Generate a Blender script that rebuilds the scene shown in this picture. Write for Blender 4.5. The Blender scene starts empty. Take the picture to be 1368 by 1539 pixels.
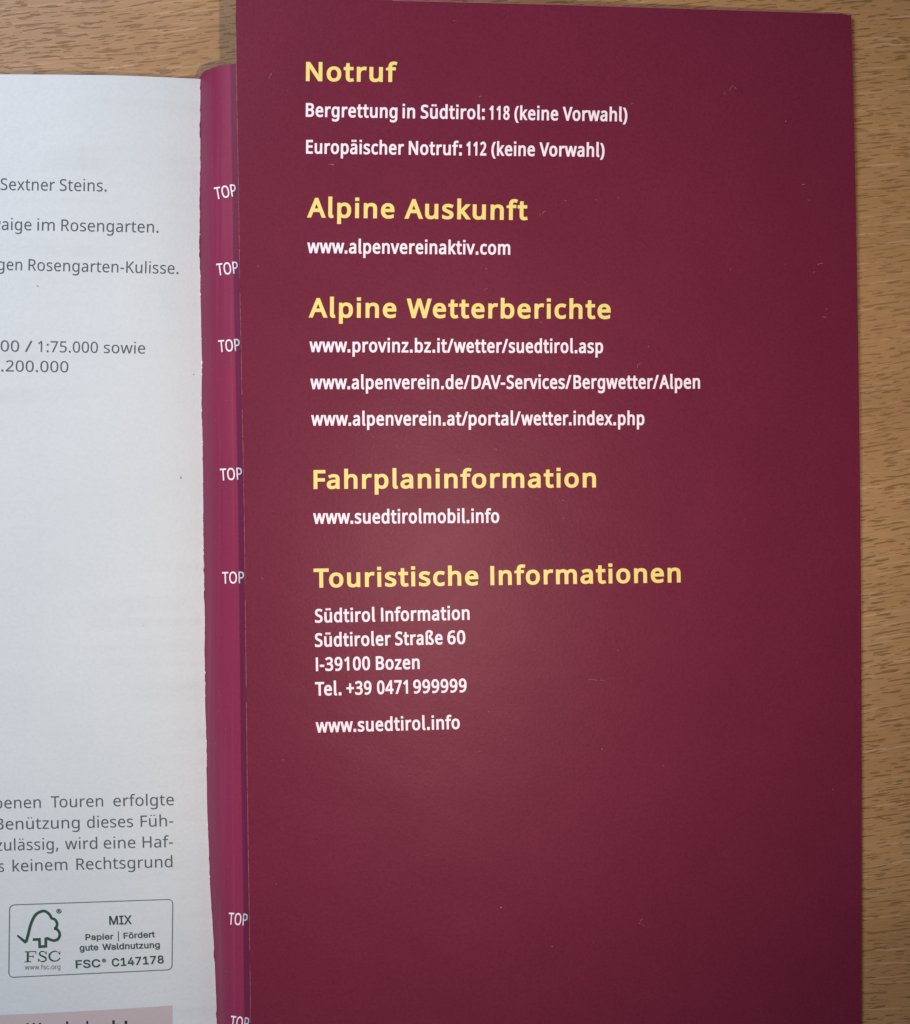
import bpy, math, random
import numpy as np
from mathutils import Vector
from mathutils.geometry import delaunay_2d_cdt

# ------------------------------------------------------------------ camera, world, lamps, exposure
sc = bpy.context.scene
COL = sc.collection
CAM_H = 300.0                      # mm above the table
cam_d = bpy.data.cameras.new('camera'); cam = bpy.data.objects.new('camera', cam_d); COL.objects.link(cam)
cam.location = (0, 0, CAM_H / 1000); cam.rotation_euler = (0, 0, 0)
cam_d.sensor_fit = 'HORIZONTAL'; cam_d.sensor_width = 36.0; cam_d.lens = 36.0 * CAM_H / 171.0
cam_d.clip_start = 0.01; cam_d.clip_end = 20
sc.camera = cam
sc.view_settings.view_transform = 'Standard'; sc.view_settings.look = 'None'
sc.view_settings.exposure = 0; sc.view_settings.gamma = 1; sc.view_settings.use_curve_mapping = False

w = bpy.data.worlds.new('World'); sc.world = w; w.use_nodes = True
bg = w.node_tree.nodes['Background']; bg.inputs[0].default_value = (0.80, 0.88, 1.0, 1); bg.inputs[1].default_value = 0.06

def area(name, loc, target, sx, sy, power, col):
    d = bpy.data.lights.new(name, 'AREA'); d.shape = 'RECTANGLE'; d.size = sx; d.size_y = sy; d.energy = power; d.color = col
    o = bpy.data.objects.new(name, d); COL.objects.link(o); o.location = loc
    o.rotation_euler = (Vector(target) - Vector(loc)).to_track_quat('-Z', 'Y').to_euler()
    return o
# cool daylight from a window to the left, the phone's small warm flash beside the lens
area('window_light', (-0.34, 0.33, 0.47), (-0.04, 0.03, 0), 0.28, 0.36, 4.35, (0.765, 0.865, 1.0))
fl = bpy.data.lights.new('phone_flash', 'SPOT'); fl.spot_size = math.radians(63); fl.spot_blend = 1.0; fl.energy = 2.55; fl.color = (1.0, 0.84, 0.68); fl.shadow_soft_size = 0.0045
flo = bpy.data.objects.new('phone_flash', fl); COL.objects.link(flo); flo.location = (0.054, -0.024, 0.300)
flo.rotation_euler = (Vector((-0.016, 0.012, 0)) - flo.location).to_track_quat('-Z', 'Y').to_euler()

# ------------------------------------------------------------------ placing: photograph column/row at a height in mm -> metres
def W(px, py, z):
    k = (CAM_H - z) / CAM_H / 8.0
    return ((px - 684.0) * k / 1000, (769.5 - py) * k / 1000, z / 1000)

def interp(pts, smooth=False):
    xs = np.array([p[0] for p in pts], float); ys = np.array([p[1] for p in pts], float)
    if not smooth: return lambda x: float(np.interp(x, xs, ys))
    m = np.zeros(len(xs)); d = np.diff(ys) / np.diff(xs)
    m[1:-1] = np.where(d[:-1] * d[1:] > 0, 2 * d[:-1] * d[1:] / (d[:-1] + d[1:] + 1e-12), 0); m[0] = d[0]; m[-1] = d[-1]
    def f(x):
        if x <= xs[0]: return float(ys[0])
        if x >= xs[-1]: return float(ys[-1])
        i = int(np.searchsorted(xs, x) - 1); h = xs[i + 1] - xs[i]; t = (x - xs[i]) / h
        return float((2*t**3-3*t*t+1)*ys[i] + (t**3-2*t*t+t)*h*m[i] + (-2*t**3+3*t*t)*ys[i+1] + (t**3-t*t)*h*m[i+1])
    return f

def z_leaf(px, py=0.0):                                  # the maroon leaflet: high on the book at its left, sagging to the table
    u = min(1.05, max(-0.05, (px - 354) / 940.0))
    return 16.5 - 3.2 * u - 12.7 * u * u
_zp = interp([(-700, 10.4), (-300, 10.6), (0, 10.0), (100, 9.3), (180, 8.3), (240, 7.0), (280, 5.6), (305, 4.5), (335, 3.4)], True)
_zc = [(-620, .4), (200, .4), (262, 1.6), (290, 3.5), (299, 4.3), (303, 5.1), (307, 6.3), (314, 8.0), (325, 9.6), (340, 10.5), (357, 11.0), (385, 12.6), (450, 15.0)]
_zc += [(x, z_leaf(x) - .75) for x in range(500, 1180, 60)]
_zcf = interp(_zc, True)
page_r = interp([(115, 301.6), (150, 301.0), (200, 300.2), (250, 301.3), (300, 300.0), (360, 300.4), (400, 301), (430, 301.2), (500, 302.6), (545, 303.6), (600, 302.8), (650, 304.2),
                 (700, 305), (800, 306), (900, 307.4), (960, 308.2), (980, 307.0), (1020, 309.2), (1050, 308), (1100, 310), (1150, 311.2), (1180, 310.8), (1210, 311.3), (1260, 313.2),
                 (1300, 315), (1330, 315.6), (1400, 320.4), (1450, 323), (1500, 325), (1540, 326.5), (1705, 331)])
def z_cover(px, py=100.0):                       # the gutter wanders to the right towards the foot of the book
    sh = max(0.0, page_r(py) - 301.0) * (1.0 if px < 420 else max(0.0, 1 - (px - 420) / 120.0))
    return _zcf(px - sh)
def z_page(px, py=100.0):
    return _zp(px - max(0.0, page_r(py) - 301.0) * min(1.0, max(0.0, (px - 150) / 150.0)))


# ------------------------------------------------------------------ materials
def new_mat(name):
    m = bpy.data.materials.new(name); m.use_nodes = True
    nt = m.node_tree; b = nt.nodes['Principled BSDF']
    return m, nt, b, nt.nodes.new, nt.links.new
def math_(nt, op, a, b=None, clamp=False):
    n = nt.nodes.new('ShaderNodeMath'); n.operation = op; n.use_clamp = clamp
    for i, v in enumerate((a, b)):
        if v is None: continue
        if isinstance(v, (int, float)): n.inputs[i].default_value = v
        else: nt.links.new(v, n.inputs[i])
    return n.outputs[0]
def mapping(nt, scale, rot=0.0, loc=(0, 0, 0)):
    tc = nt.nodes.new('ShaderNodeTexCoord')
    r = nt.nodes.new('ShaderNodeMapping'); r.inputs['Rotation'].default_value = (0, 0, rot); r.inputs['Location'].default_value = loc
    nt.links.new(tc.outputs['Object'], r.inputs[0])
    s = nt.nodes.new('ShaderNodeMapping'); s.inputs['Scale'].default_value = scale
    nt.links.new(r.outputs[0], s.inputs[0])
    return s.outputs[0]
def noise(nt, vec, scale=1.0, detail=2.0, rough=0.5, dist=0.0):
    n = nt.nodes.new('ShaderNodeTexNoise'); n.inputs['Scale'].default_value = scale; n.inputs['Detail'].default_value = detail
    n.inputs['Roughness'].default_value = rough; n.inputs['Distortion'].default_value = dist
    nt.links.new(vec, n.inputs['Vector']); return n.outputs['Fac']
def ramp(nt, fac, stops):
    n = nt.nodes.new('ShaderNodeValToRGB'); e = n.color_ramp.elements
    while len(e) < len(stops): e.new(0.5)
    for el, (p, c) in zip(e, stops):
        el.position = p; el.color = (c, c, c, 1) if isinstance(c, (int, float)) else (*c, 1)
    nt.links.new(fac, n.inputs[0]); return n.outputs[0]
def mix(nt, fac, a, b, mode='MIX'):
    n = nt.nodes.new('ShaderNodeMix'); n.data_type = 'RGBA'; n.blend_type = mode
    for s, v in ((n.inputs[0], fac), (n.inputs[6], a), (n.inputs[7], b)):
        if isinstance(v, (int, float)): s.default_value = v
        elif isinstance(v, tuple): s.default_value = (*v, 1)
        else: nt.links.new(v, s)
    return n.outputs[2]
def bump(nt, h, dist, strength=1.0, prev=None):
    n = nt.nodes.new('ShaderNodeBump'); n.inputs['Distance'].default_value = dist; n.inputs['Strength'].default_value = strength
    nt.links.new(h, n.inputs['Height'])
    if prev: nt.links.new(prev, n.inputs['Normal'])
    return n.outputs[0]

def wood_material():
    m, nt, b, N, L = new_mat('beech_wood')
    rot = math.radians(-6.5)
    # warp so that the fibre lines wander a little
    base = mapping(nt, (1, 1, 1), rot)
    wn = N('ShaderNodeTexNoise'); wn.inputs['Scale'].default_value = 18; wn.inputs['Detail'].default_value = 2
    L(base, wn.inputs['Vector'])
    sub = N('ShaderNodeVectorMath'); sub.operation = 'SUBTRACT'; L(wn.outputs['Color'], sub.inputs[0]); sub.inputs[1].default_value = (.5, .5, .5)
    scl = N('ShaderNodeVectorMath'); scl.operation = 'MULTIPLY'; L(sub.outputs[0], scl.inputs[0]); scl.inputs[1].default_value = (.006, .005, 0)
    add = N('ShaderNodeVectorMath'); add.operation = 'ADD'; L(base, add.inputs[0]); L(scl.outputs[0], add.inputs[1])
    V = add.outputs[0]
    def sc_(s, off=(0, 0, 0)):
        p = N('ShaderNodeMapping'); p.inputs['Scale'].default_value = s; p.inputs['Location'].default_value = off; L(V, p.inputs[0]); return p.outputs[0]
    broad = noise(nt, sc_((9, 34, 1)), 1, 3, .55)
    fibre = noise(nt, sc_((70, 1500, 1)), 1, 3, .6)
    fine = noise(nt, sc_((350, 3200, 1)), 1, 2, .6)
    col = ramp(nt, broad, [(.28, (.295, .150, .060)), (.5, (.350, .184, .075)), (.74, (.405, .222, .094))])
    col = mix(nt, ramp(nt, fibre, [(.3, .0), (.7, .30)]), col, (.22, .112, .046))
    col = mix(nt, ramp(nt, fine, [(.35, .18), (.6, .0)]), col, (.16, .08, .032))
    stk = noise(nt, sc_((60, 1900, 1), (3, 1, 0)), 1, 1.5, .5)  # pale streaks: window sheen on the grain, put into the colour
    col = mix(nt, ramp(nt, stk, [(.61, .0), (.68, .42)]), col, (.46, .31, .19))
    # pores: short dark dashes lying along the grain
    d1 = ramp(nt, noise(nt, sc_((210, 2100, 1)), 1, 1, .4), [(.622, 0.0), (.655, 1.0)])
    d2 = ramp(nt, noise(nt, sc_((340, 2900, 1), (7.3, 2.1, 0)), 1, 1, .4), [(.635, 0.0), (.67, .8)])
    d3 = ramp(nt, noise(nt, sc_((105, 1250, 1), (1.3, 9.1, 0)), 1, 2, .5), [(.69, 0.0), (.72, .95)])
    ds = math_(nt, 'MAXIMUM', math_(nt, 'MAXIMUM', d1, d2), math_(nt, 'MULTIPLY', d3, .35))
    brk = ramp(nt, noise(nt, sc_((420, 1800, 1), (5, 5, 0)), 1, 2, .6), [(.30, .55), (.50, 1.0)])
    patch = ramp(nt, noise(nt, base, 9, 2, .5), [(.35, .65), (.60, 1.0)])
    brk = math_(nt, 'MULTIPLY', brk, patch)
    ds = math_(nt, 'MULTIPLY', ds, brk)
    col = mix(nt, math_(nt, 'MULTIPLY', ds, .68), col, (.105, .045, .013))
    L(col, b.inputs['Base Color'])
    b.inputs['Roughness'].default_value = .36; b.inputs['Specular IOR Level'].default_value = .24
    h = math_(nt, 'ADD', math_(nt, 'MULTIPLY', ds, -1.0), math_(nt, 'MULTIPLY', fibre, .55))
    h2 = noise(nt, sc_((48, 620, 1), (2, 7, 0)), 1, 2, .6)
    h = math_(nt, 'ADD', h, math_(nt, 'MULTIPLY', h2, .9))
    L(bump(nt, h, .00007, 1.0), b.inputs['Normal'])
    return m

def print_card(name, c0, c1, rough, spark=0.5, mott=1.0, spec=.2, rub=0.0):
    """gloss-laminated card printed in one colour: faint mottle, dust-fine sparkle of the laminate"""
    m, nt, b, N, L = new_mat(name)
    v = mapping(nt, (1, 1, 1))
    n1 = noise(nt, v, 55, 4, .6); n2 = noise(nt, v, 1900, 3, .7)
    col = mix(nt, ramp(nt, n1, [(.3, 0.0), (.7, 1.0)]), c0, c1)
    col = mix(nt, ramp(nt, n2, [(.32, .34 * mott), (.6, 0.0)]), col, tuple(x * .55 for x in c0))
    if rub:                                                                          # ink rubbed along the fold
        rb = noise(nt, mapping(nt, (1100, 14, 1)), 1, 3, .6)
        col = mix(nt, ramp(nt, rb, [(.52, 0.0), (.72, rub)]), col, tuple(x * 1.5 + .05 for x in c0))
    L(col, b.inputs['Base Color'])
    b.inputs['Roughness'].default_value = rough; b.inputs['Specular IOR Level'].default_value = spec; b.inputs['Specular Tint'].default_value = (1, .66, .74, 1)
    n3 = noise(nt, v, 1700, 3, .75)
    nb = bump(nt, n3, .00004, spark)
    n4 = noise(nt, mapping(nt, (700, 1300, 1), .9), 1, 3, .6)
    nb = bump(nt, n4, .00003, spark, nb)
    wave = noise(nt, mapping(nt, (16, 30, 1), .5), 1, 3, .55)                       # the card is not quite flat
    L(bump(nt, wave, .0004, 1.0, nb), b.inputs['Normal'])
    smear = noise(nt, mapping(nt, (60, 22, 1), .7), 1, 4, .65)                      # handling marks
    L(math_(nt, 'ADD', rough - .045, math_(nt, 'MULTIPLY', smear, .09)), b.inputs['Roughness'])
    return m

def page_material():
    m, nt, b, N, L = new_mat('page_paper')
    v = mapping(nt, (1, 1, 1))
    cloud = noise(nt, v, 35, 4, .55)
    col = mix(nt, ramp(nt, cloud, [(.3, 0.0), (.7, 1.0)]), (.535, .568, .600), (.570, .600, .630))
    # print of the reverse side shining through: faint broken rows
    rows = noise(nt, mapping(nt, (18, 330, 1), 0.0), 1, 1, .5)
    where = noise(nt, v, 22, 2, .5)
    wd = noise(nt, mapping(nt, (420, 90, 1)), 1, 2, .6)
    g = math_(nt, 'MULTIPLY', ramp(nt, rows, [(.50, 0.0), (.62, 1.0)]), ramp(nt, where, [(.48, 0.0), (.60, 1.0)]))
    g = math_(nt, 'MULTIPLY', g, ramp(nt, wd, [(.3, .2), (.7, 1.0)]))
    col = mix(nt, math_(nt, 'MULTIPLY', g, .20), col, (.38, .39, .40))
    fib = noise(nt, v, 1500, 3, .6)
    col = mix(nt, ramp(nt, fib, [(.35, .16), (.6, 0.0)]), col, (.43, .44, .45))
    L(col, b.inputs['Base Color']); b.inputs['Roughness'].default_value = .5; b.inputs['Specular IOR Level'].default_value = .28
    h = math_(nt, 'ADD', noise(nt, v, 1500, 3, .6), math_(nt, 'MULTIPLY', noise(nt, mapping(nt, (30, 110, 1)), 1, 2, .5), 4.5))
    L(bump(nt, h, .00004, .8), b.inputs['Normal'])
    return m

def flat(name, c, rough=.5, grain=.12, spec=.5):
    m, nt, b, N, L = new_mat(name)
    n = noise(nt, mapping(nt, (1, 1, 1)), 2600, 2, .6)
    L(mix(nt, ramp(nt, n, [(.3, grain), (.6, 0.0)]), c, tuple(x * .6 for x in c)), b.inputs['Base Color'])
    b.inputs['Roughness'].default_value = rough; b.inputs['Specular IOR Level'].default_value = spec; b.inputs['Specular Tint'].default_value = (1, .66, .74, 1)
    return m
def block_material():
    m, nt, b, N, L = new_mat('page_edges')
    s = noise(nt, mapping(nt, (4, 4, 9000)), 1, 2, .6)
    L(mix(nt, ramp(nt, s, [(.35, 0.0), (.6, 1.0)]), (.42, .42, .41), (.70, .70, .69)), b.inputs['Base Color'])
    b.inputs['Roughness'].default_value = .7
    return m

M = dict(
    wood=wood_material(),
    leaf=print_card('maroon_card', (.136, .0148, .0365), (.152, .0168, .0405), .40, .5, 1.0, .16),
    cover=print_card('crimson_card', (.205, .0235, .0640), (.225, .0260, .0700), .45, .35, .5, .14, .20),
    page=page_material(), block=block_material(),
    yellow=flat('yellow_ink', (.78, .625, .185), .45), white=flat('white_ink', (.83, .72, .78), .45, .06),
    grey=flat('grey_ink', (.070, .095, .120), .6, .3, .3), green=flat('green_ink', (.018, .070, .055), .6, .3, .3),
    softgreen=flat('thin_green_ink', (.10, .16, .155), .6, .3, .3),
    dark=flat('dark_ink', (.030, .028, .035), .6, .1, .3),
    pink=flat('pink_tint', (.465, .395, .410), .5, .1, .4),
    fibre=flat('bare_paper_fibre', (.85, .85, .85), .8, .02), wear=flat('worn_edge', (.30, .10, .12), .6, .3),
    speck=flat('pale_scuff_and_glint', (.36, .16, .18), .5, .2), brownspeck=flat('brown_speck', (.25, .17, .15), .7, .2))

# ------------------------------------------------------------------ objects
def empty(name, loc, label, cat):
    o = bpy.data.objects.new(name, None); COL.objects.link(o); o.location = loc; o.empty_display_size = .01
    o['label'] = label; o['category'] = cat; return o
def mesh_obj(name, verts, faces, mat, parent=None, origin=None, smooth=False):
    """verts in world metres; an object under a part keeps the part's origin"""
    if origin is None: origin = (0, 0, 0)
    me = bpy.data.meshes.new(name)
    me.from_pydata([(v[0] - origin[0], v[1] - origin[1], v[2] - origin[2]) for v in verts], [], faces)
    me.materials.append(mat); me.update()
    if smooth: me.polygons.foreach_set('use_smooth', [i < GRIDN for i in range(len(me.polygons))])
    o = bpy.data.objects.new(name, me); COL.objects.link(o)
    if parent: o.parent = parent
    return o

def solid_grid(top, thick):
    """top: rows of world points; returns a closed sheet `thick` mm thick"""
    R, C = len(top), len(top[0]); t = thick / 1000
    V = [p for r in top for p in r]; n = len(V); V = V + [(p[0], p[1], p[2] - t) for p in V]
    F = []
    for i in range(R - 1):
        for j in range(C - 1):
            a, b, c, d = i*C+j, i*C+j+1, (i+1)*C+j+1, (i+1)*C+j
            F.append((d, c, b, a)); F.append((a+n, b+n, c+n, d+n))
    global GRIDN; GRIDN = len(F)
    ring = [j for j in range(C)] + [i*C+C-1 for i in range(1, R)] + [(R-1)*C+j for j in range(C-2, -1, -1)] + [i*C for i in range(R-2, 0, -1)]
    m = len(V); V += [V[a] for a in ring] + [V[a + n] for a in ring]; L_ = len(ring)    # the cut edge has vertices of its own, so it stays crisp
    for k in range(L_):
        j = (k + 1) % L_
        F.append((m + k, m + j, m + j + L_, m + k + L_))
    return V, F

# ------------------------------------------------------------------ lettering: glyph outlines (cap height = 1000), as flat inked shapes
GLYPHS = {
  'n': {
    '!': (377, ['228 282 148 282 113 1000 263 1000', '101 76 104 107 112 131 126 148 144 160 165 167 188 169 210 167 230 160 249 148 263 131 272 107 275 76 272 45 263 21 249 3 230 -10 210 -17 188 -20 165 -17 144 -10 126 3 112 21 104 45']),
    '(': (420, ['56 384 58 460 66 534 78 608 95 680 118 749 146 817 179 881 218 942 262 1000 378 1000 318 909 269 813 230 710 203 604 186 495 181 385 183 313 191 242 203 171 220 101 242 32 269 -34 300 -99 336 -161 377 -221 262 -221 218 -165 179 -105 146 -41 118 25 95 93 78 164 66 236 58 310']),
    ')': (420, ['364 384 362 310 354 236 342 164 325 93 303 25 275 -41 242 -105 203 -165 158 -221 43 -221 84 -161 120 -99 151 -34 178 32 200 101 217 171 230 242 237 313 239 385 237 459 230 531 217 604 200 675 178 744 151 812 120 878 83 941 42 1000 158 1000 203 942 242 881 275 817 303 749 325 680 342 608 354 534 362 460']),
    '+': (801, ['450 543 728 543 728 444 450 444 450 155 349 155 349 444 70 444 70 543 349 543 349 833 450 833']),
    ',': (375, ['269 147 237 41 194 -74 148 -181 57 -181 85 -67 109 54 127 162 259 162']),
    '-': (451, ['56 321 56 430 395 430 395 321']),
    '.': (375, ['101 76 104 107 112 131 126 148 144 160 164 167 186 169 209 167 230 160 249 148 263 131 272 107 275 76 272 45 263 21 249 3 230 -10 209 -17 186 -20 164 -17 144 -10 126 3 112 21 104 45']),
    '/': (521, ['507 1000 134 0 14 0 387 1000']),
    '0': (801, ['732 501 730 423 724 351 714 284 700 224 680 170 656 123 627 82 592 48 553 21 507 2 456 -10 399 -14 329 -7 267 13 214 48 169 95 132 154 104 225 85 307 73 399 69 501 72 604 83 697 102 779 128 849 163 908 207 954 261 988 325 1009 399 1015 470 1009 532 988 585 954 631 908 668 849 696 779 716 697 728 604', '192 501 194 415 201 339 212 273 229 217 250 172 278 137 312 111 352 96 399 91 446 96 487 111 520 136 548 171 570 216 587 272 599 339 606 415 608 501 606 588 599 664 587 729 570 784 548 830 520 865 487 890 446 905 399 910 352 905 312 890 278 865 250 830 229 784 212 729 201 664 194 588']),
    '1': (801, ['497 0 377 0 377 699 377 768 380 820 382 871 342 833 296 794 189 707 125 790 395 1000 497 1000']),
    '2': (801, ['728 0 67 0 67 102 329 367 457 501 488 540 514 579 535 617 550 656 559 697 562 741 556 792 540 833 513 866 477 890 434 904 385 909 339 906 296 898 257 884 144 814 78 896 165 957 267 999 305 1007 344 1012 385 1014 445 1010 498 1000 546 982 588 957 622 927 651 890 671 848 684 800 688 748 684 697 673 648 655 601 631 555 601 510 566 466 431 324 223 118 223 112 728 112']),
    '3': (801, ['690 766 688 723 679 685 665 650 646 619 622 593 593 570 560 552 523 537 483 527 483 521 557 506 616 481 662 445 695 400 715 346 721 284 717 229 703 177 681 130 649 88 607 52 555 24 493 3 421 -10 338 -14 192 -2 148 8 105 22 63 41 63 155 106 136 151 120 199 107 247 97 293 92 339 90 420 95 485 113 533 142 566 182 586 230 592 287 589 326 578 360 560 389 534 412 502 431 464 445 419 455 368 462 312 464 216 464 216 569 314 569 366 571 412 579 452 592 486 610 514 633 536 659 552 689 561 722 564 758 559 803 543 840 515 870 479 893 434 906 382 910 286 900 205 870 130 826 69 910 107 937 151 961 201 983 256 1000 316 1011 381 1014 477 1006 554 983 614 944 657 893 682 834']),
    '4': (801, ['773 227 627 227 627 0 508 0 508 227 29 227 29 332 500 1006 627 1006 627 338 773 338', '508 653 509 719 511 776 513 827 515 874 510 874 482 817 450 765 150 338 508 338']),
    '5': (801, ['385 613 450 610 510 598 563 578 610 552 649 518 680 478 703 432 717 379 721 319 716 253 701 194 676 141 642 95 600 56 548 26 489 4 422 -10 347 -14 202 0 160 11 121 24 88 41 88 157 124 138 165 122 211 109 258 99 304 93 349 91 396 94 439 101 478 114 512 132 541 156 564 186 582 221 592 261 595 307 589 367 568 417 535 457 487 486 424 504 345 510 255 503 174 489 112 528 150 1000 651 1000 651 888 255 888 231 598 296 608']),
    '6': (801, ['77 427 89 598 99 653 113 706 130 757 152 805 179 849 211 890 249 926 293 956 342 981 399 999 463 1010 535 1014 600 1011 658 1001 658 896 602 909 538 913 477 910 423 899 377 881 337 857 303 827 275 793 253 754 235 711 221 664 200 508 209 508 262 569 285 585 311 599 340 611 372 619 407 624 445 626 501 622 552 610 597 590 638 563 671 528 699 487 719 438 731 383 735 322 731 256 718 196 696 143 666 96 630 58 586 27 536 4 480 -9 417 -14 371 -11 326 -2 284 13 245 33 209 61 176 94 147 133 123 179 103 232 89 291 80 356', '416 90 471 96 519 115 559 146 589 191 607 250 613 322 608 381 592 432 565 473 528 505 479 523 420 529 378 526 340 517 305 502 275 482 250 459 229 433 214 404 205 376 202 346 215 255 256 172 275 149 298 129 323 112 351 100 382 92']),
    '7': (801, ['190 0 601 888 62 888 62 1000 732 1000 732 905 326 0']),
    '8': (801, ['399 1014 456 1011 507 1002 555 987 596 966 631 939 660 906 682 868 695 824 699 775 696 736 687 701 673 669 654 641 631 614 604 590 508 529 620 463 652 437 679 408 701 377 718 342 728 303 731 259 727 206 713 157 690 114 660 77 622 45 576 20 524 1 467 -10 403 -14 335 -10 274 0 221 18 175 43 137 73 107 110 86 153 73 201 69 255 72 299 81 338 97 374 119 406 144 435 174 461 276 522 187 586 162 611 141 638 124 668 111 701 103 737 101 776 105 825 118 868 140 905 169 938 205 965 246 986 293 1002 344 1011', '189 254 195 208 212 167 241 132 282 106 335 89 401 84 463 89 515 106 557 132 587 168 605 210 611 258 608 289 599 318 585 344 565 368 541 390 512 410 401 464 378 472 275 415 249 393 228 370 211 345 199 317 191 287', '398 915 349 910 307 898 271 877 243 849 227 813 221 770 224 738 232 709 246 683 264 661 286 641 312 624 405 577 492 623 516 641 537 662 554 684 567 710 574 738 577 770 572 813 555 849 528 877 492 898 448 910']),
    '9': (801, ['728 573 716 403 707 347 693 294 675 243 653 195 626 151 594 110 556 74 512 44 462 19 405 1 341 -10 269 -14 204 -11 143 0 143 105 202 92 266 87 328 90 382 101 428 119 467 143 501 172 529 207 552 245 570 288 584 335 604 490 595 490 542 431 519 415 493 401 464 389 432 381 396 376 357 374 302 378 252 390 207 410 166 437 133 471 106 513 86 561 74 615 70 676 74 743 88 803 110 857 140 904 177 942 221 973 272 996 328 1009 389 1014 436 1011 480 1002 522 987 562 965 598 938 630 905 659 865 683 819 702 768 717 709 725 644', '389 910 335 904 288 885 247 853 216 808 198 750 192 678 197 618 213 567 239 526 276 495 324 477 384 471 427 474 465 483 500 498 530 518 556 541 576 567 592 596 601 624 604 654 590 744 550 828 531 851 509 871 483 888 455 900 423 908']),
    ':': (375, ['101 76 104 107 112 131 126 148 144 160 164 167 186 169 209 167 230 160 249 148 263 131 272 107 275 76 272 45 263 21 249 3 230 -10 209 -17 186 -20 164 -17 144 -10 126 3 112 21 104 45', '101 675 104 707 112 732 126 749 144 761 164 768 186 770 209 768 230 761 249 749 263 732 272 707 275 675 272 645 263 620 249 602 230 590 209 582 186 580 164 582 144 590 126 602 112 620 104 645']),
    'A': (895, ['763 0 643 310 246 310 127 0 0 0 391 1004 504 1004 894 0', '493 724 479 765 460 826 445 874 431 817 415 765 402 724 289 422 605 422']),
    'B': (910, ['422 1000 536 994 631 975 705 945 747 912 777 869 795 816 801 752 799 714 791 680 779 648 763 619 741 594 715 572 684 554 650 540 611 531 611 524 651 515 689 503 725 487 756 467 783 442 805 412 822 376 831 333 835 284 830 227 816 175 793 130 761 90 721 58 673 33 618 15 556 4 487 0 136 0 136 1000', '447 574 524 579 582 593 623 616 650 648 666 688 671 738 664 788 645 827 613 856 566 876 504 888 427 892 262 892 262 574', '262 469 262 106 464 106 543 112 605 129 648 158 677 196 695 242 700 294 698 328 690 359 677 387 658 411 633 431 600 447 560 460 511 467 454 469']),
    'D': (1022, ['937 510 930 404 909 310 875 228 827 159 768 102 696 57 613 26 519 6 415 0 136 0 136 1000 444 1000 540 994 628 975 706 944 774 901 831 846 877 779 910 701 930 611', '804 506 799 589 784 662 760 724 726 776 683 818 631 851 570 874 502 888 426 892 262 892 262 108 398 108 493 114 575 133 645 164 702 208 747 264 779 332 798 413']),
    'E': (779, ['695 0 136 0 136 1000 695 1000 695 889 262 889 262 577 669 577 669 468 262 468 262 111 695 111']),
    'F': (727, ['262 0 136 0 136 1000 695 1000 695 889 262 889 262 535 668 535 668 424 262 424']),
    'H': (1038, ['901 0 775 0 775 466 262 466 262 0 136 0 136 1000 262 1000 262 577 775 577 775 1000 901 1000']),
    'I': (475, ['417 0 56 0 56 73 174 99 174 899 56 927 56 1000 417 1000 417 927 300 899 300 99 417 73']),
    'K': (867, ['867 0 718 0 364 478 262 388 262 0 136 0 136 1000 262 1000 262 507 347 602 434 697 704 1000 852 1000 455 564']),
    'N': (1064, ['929 0 782 0 246 831 241 831 246 754 250 660 252 559 252 0 136 0 136 1000 282 1000 815 172 821 172 817 239 813 338 811 436 811 1000 929 1000']),
    'O': (1094, ['1008 501 1005 426 995 356 979 291 956 230 927 176 891 127 850 85 802 50 747 22 687 2 620 -10 548 -14 473 -10 404 2 343 23 289 51 240 86 199 128 164 176 135 231 113 291 98 357 89 428 85 503 91 601 108 691 136 772 175 843 226 902 289 951 364 987 450 1008 549 1015 644 1008 728 987 801 952 864 903 915 844 956 772 985 691 1003 601', '218 501 222 421 234 349 254 284 281 228 317 182 362 144 415 117 477 101 548 95 619 101 681 117 733 144 777 182 813 228 840 284 860 349 871 421 875 501 867 618 840 717 797 798 752 844 696 878 628 898 549 905 478 899 415 883 362 856 317 820 281 773 254 718 234 654 222 581']),
    'P': (847, ['401 1000 519 991 615 966 686 923 725 881 754 830 770 772 776 706 774 665 767 626 756 588 739 551 717 517 689 486 655 458 614 435 566 415 511 401 448 392 377 389 262 389 262 0 136 0 136 1000', '389 892 262 892 262 497 363 497 423 499 475 506 521 518 559 534 591 555 615 583 632 616 642 655 646 700 639 759 618 807 584 845 535 871 470 887']),
    'R': (871, ['412 1000 490 996 558 986 617 968 666 944 706 912 737 874 758 828 772 776 776 716 773 665 763 621 746 583 725 550 700 521 672 498 576 448 850 0 703 0 461 413 262 413 262 0 136 0 136 1000', '405 891 262 891 262 520 412 520 486 525 545 541 590 568 621 605 639 653 646 710 643 751 634 786 620 815 599 839 573 858 541 873 502 883 457 889']),
    'S': (769, ['703 268 698 211 684 160 660 116 627 77 585 45 536 20 479 1 416 -10 346 -14 239 -8 146 8 71 34 71 154 197 113 247 103 299 97 352 95 398 97 440 104 476 115 507 130 532 148 552 171 566 197 574 225 577 256 575 287 568 315 556 339 539 361 515 382 484 401 342 462 229 513 199 532 172 553 148 576 129 600 113 627 100 655 91 687 86 721 84 759 89 810 102 855 125 896 155 931 193 960 237 983 288 1000 343 1011 403 1014 457 1012 507 1007 555 999 679 958 640 850 527 888 486 897 444 902 401 903 361 901 326 895 296 885 270 871 249 854 232 834 221 811 214 785 211 758 214 726 221 698 232 674 249 652 272 632 301 613 430 556 486 534 535 511 579 487 616 460 647 431 672 398 689 360 700 317']),
    'T': (779, ['452 0 326 0 326 889 14 889 14 1000 763 1000 763 889 452 889']),
    'V': (840, ['840 1000 483 0 357 0 0 1000 132 1000 357 359 384 280 404 208 420 140 436 209 457 282 483 361 707 1000']),
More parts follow.
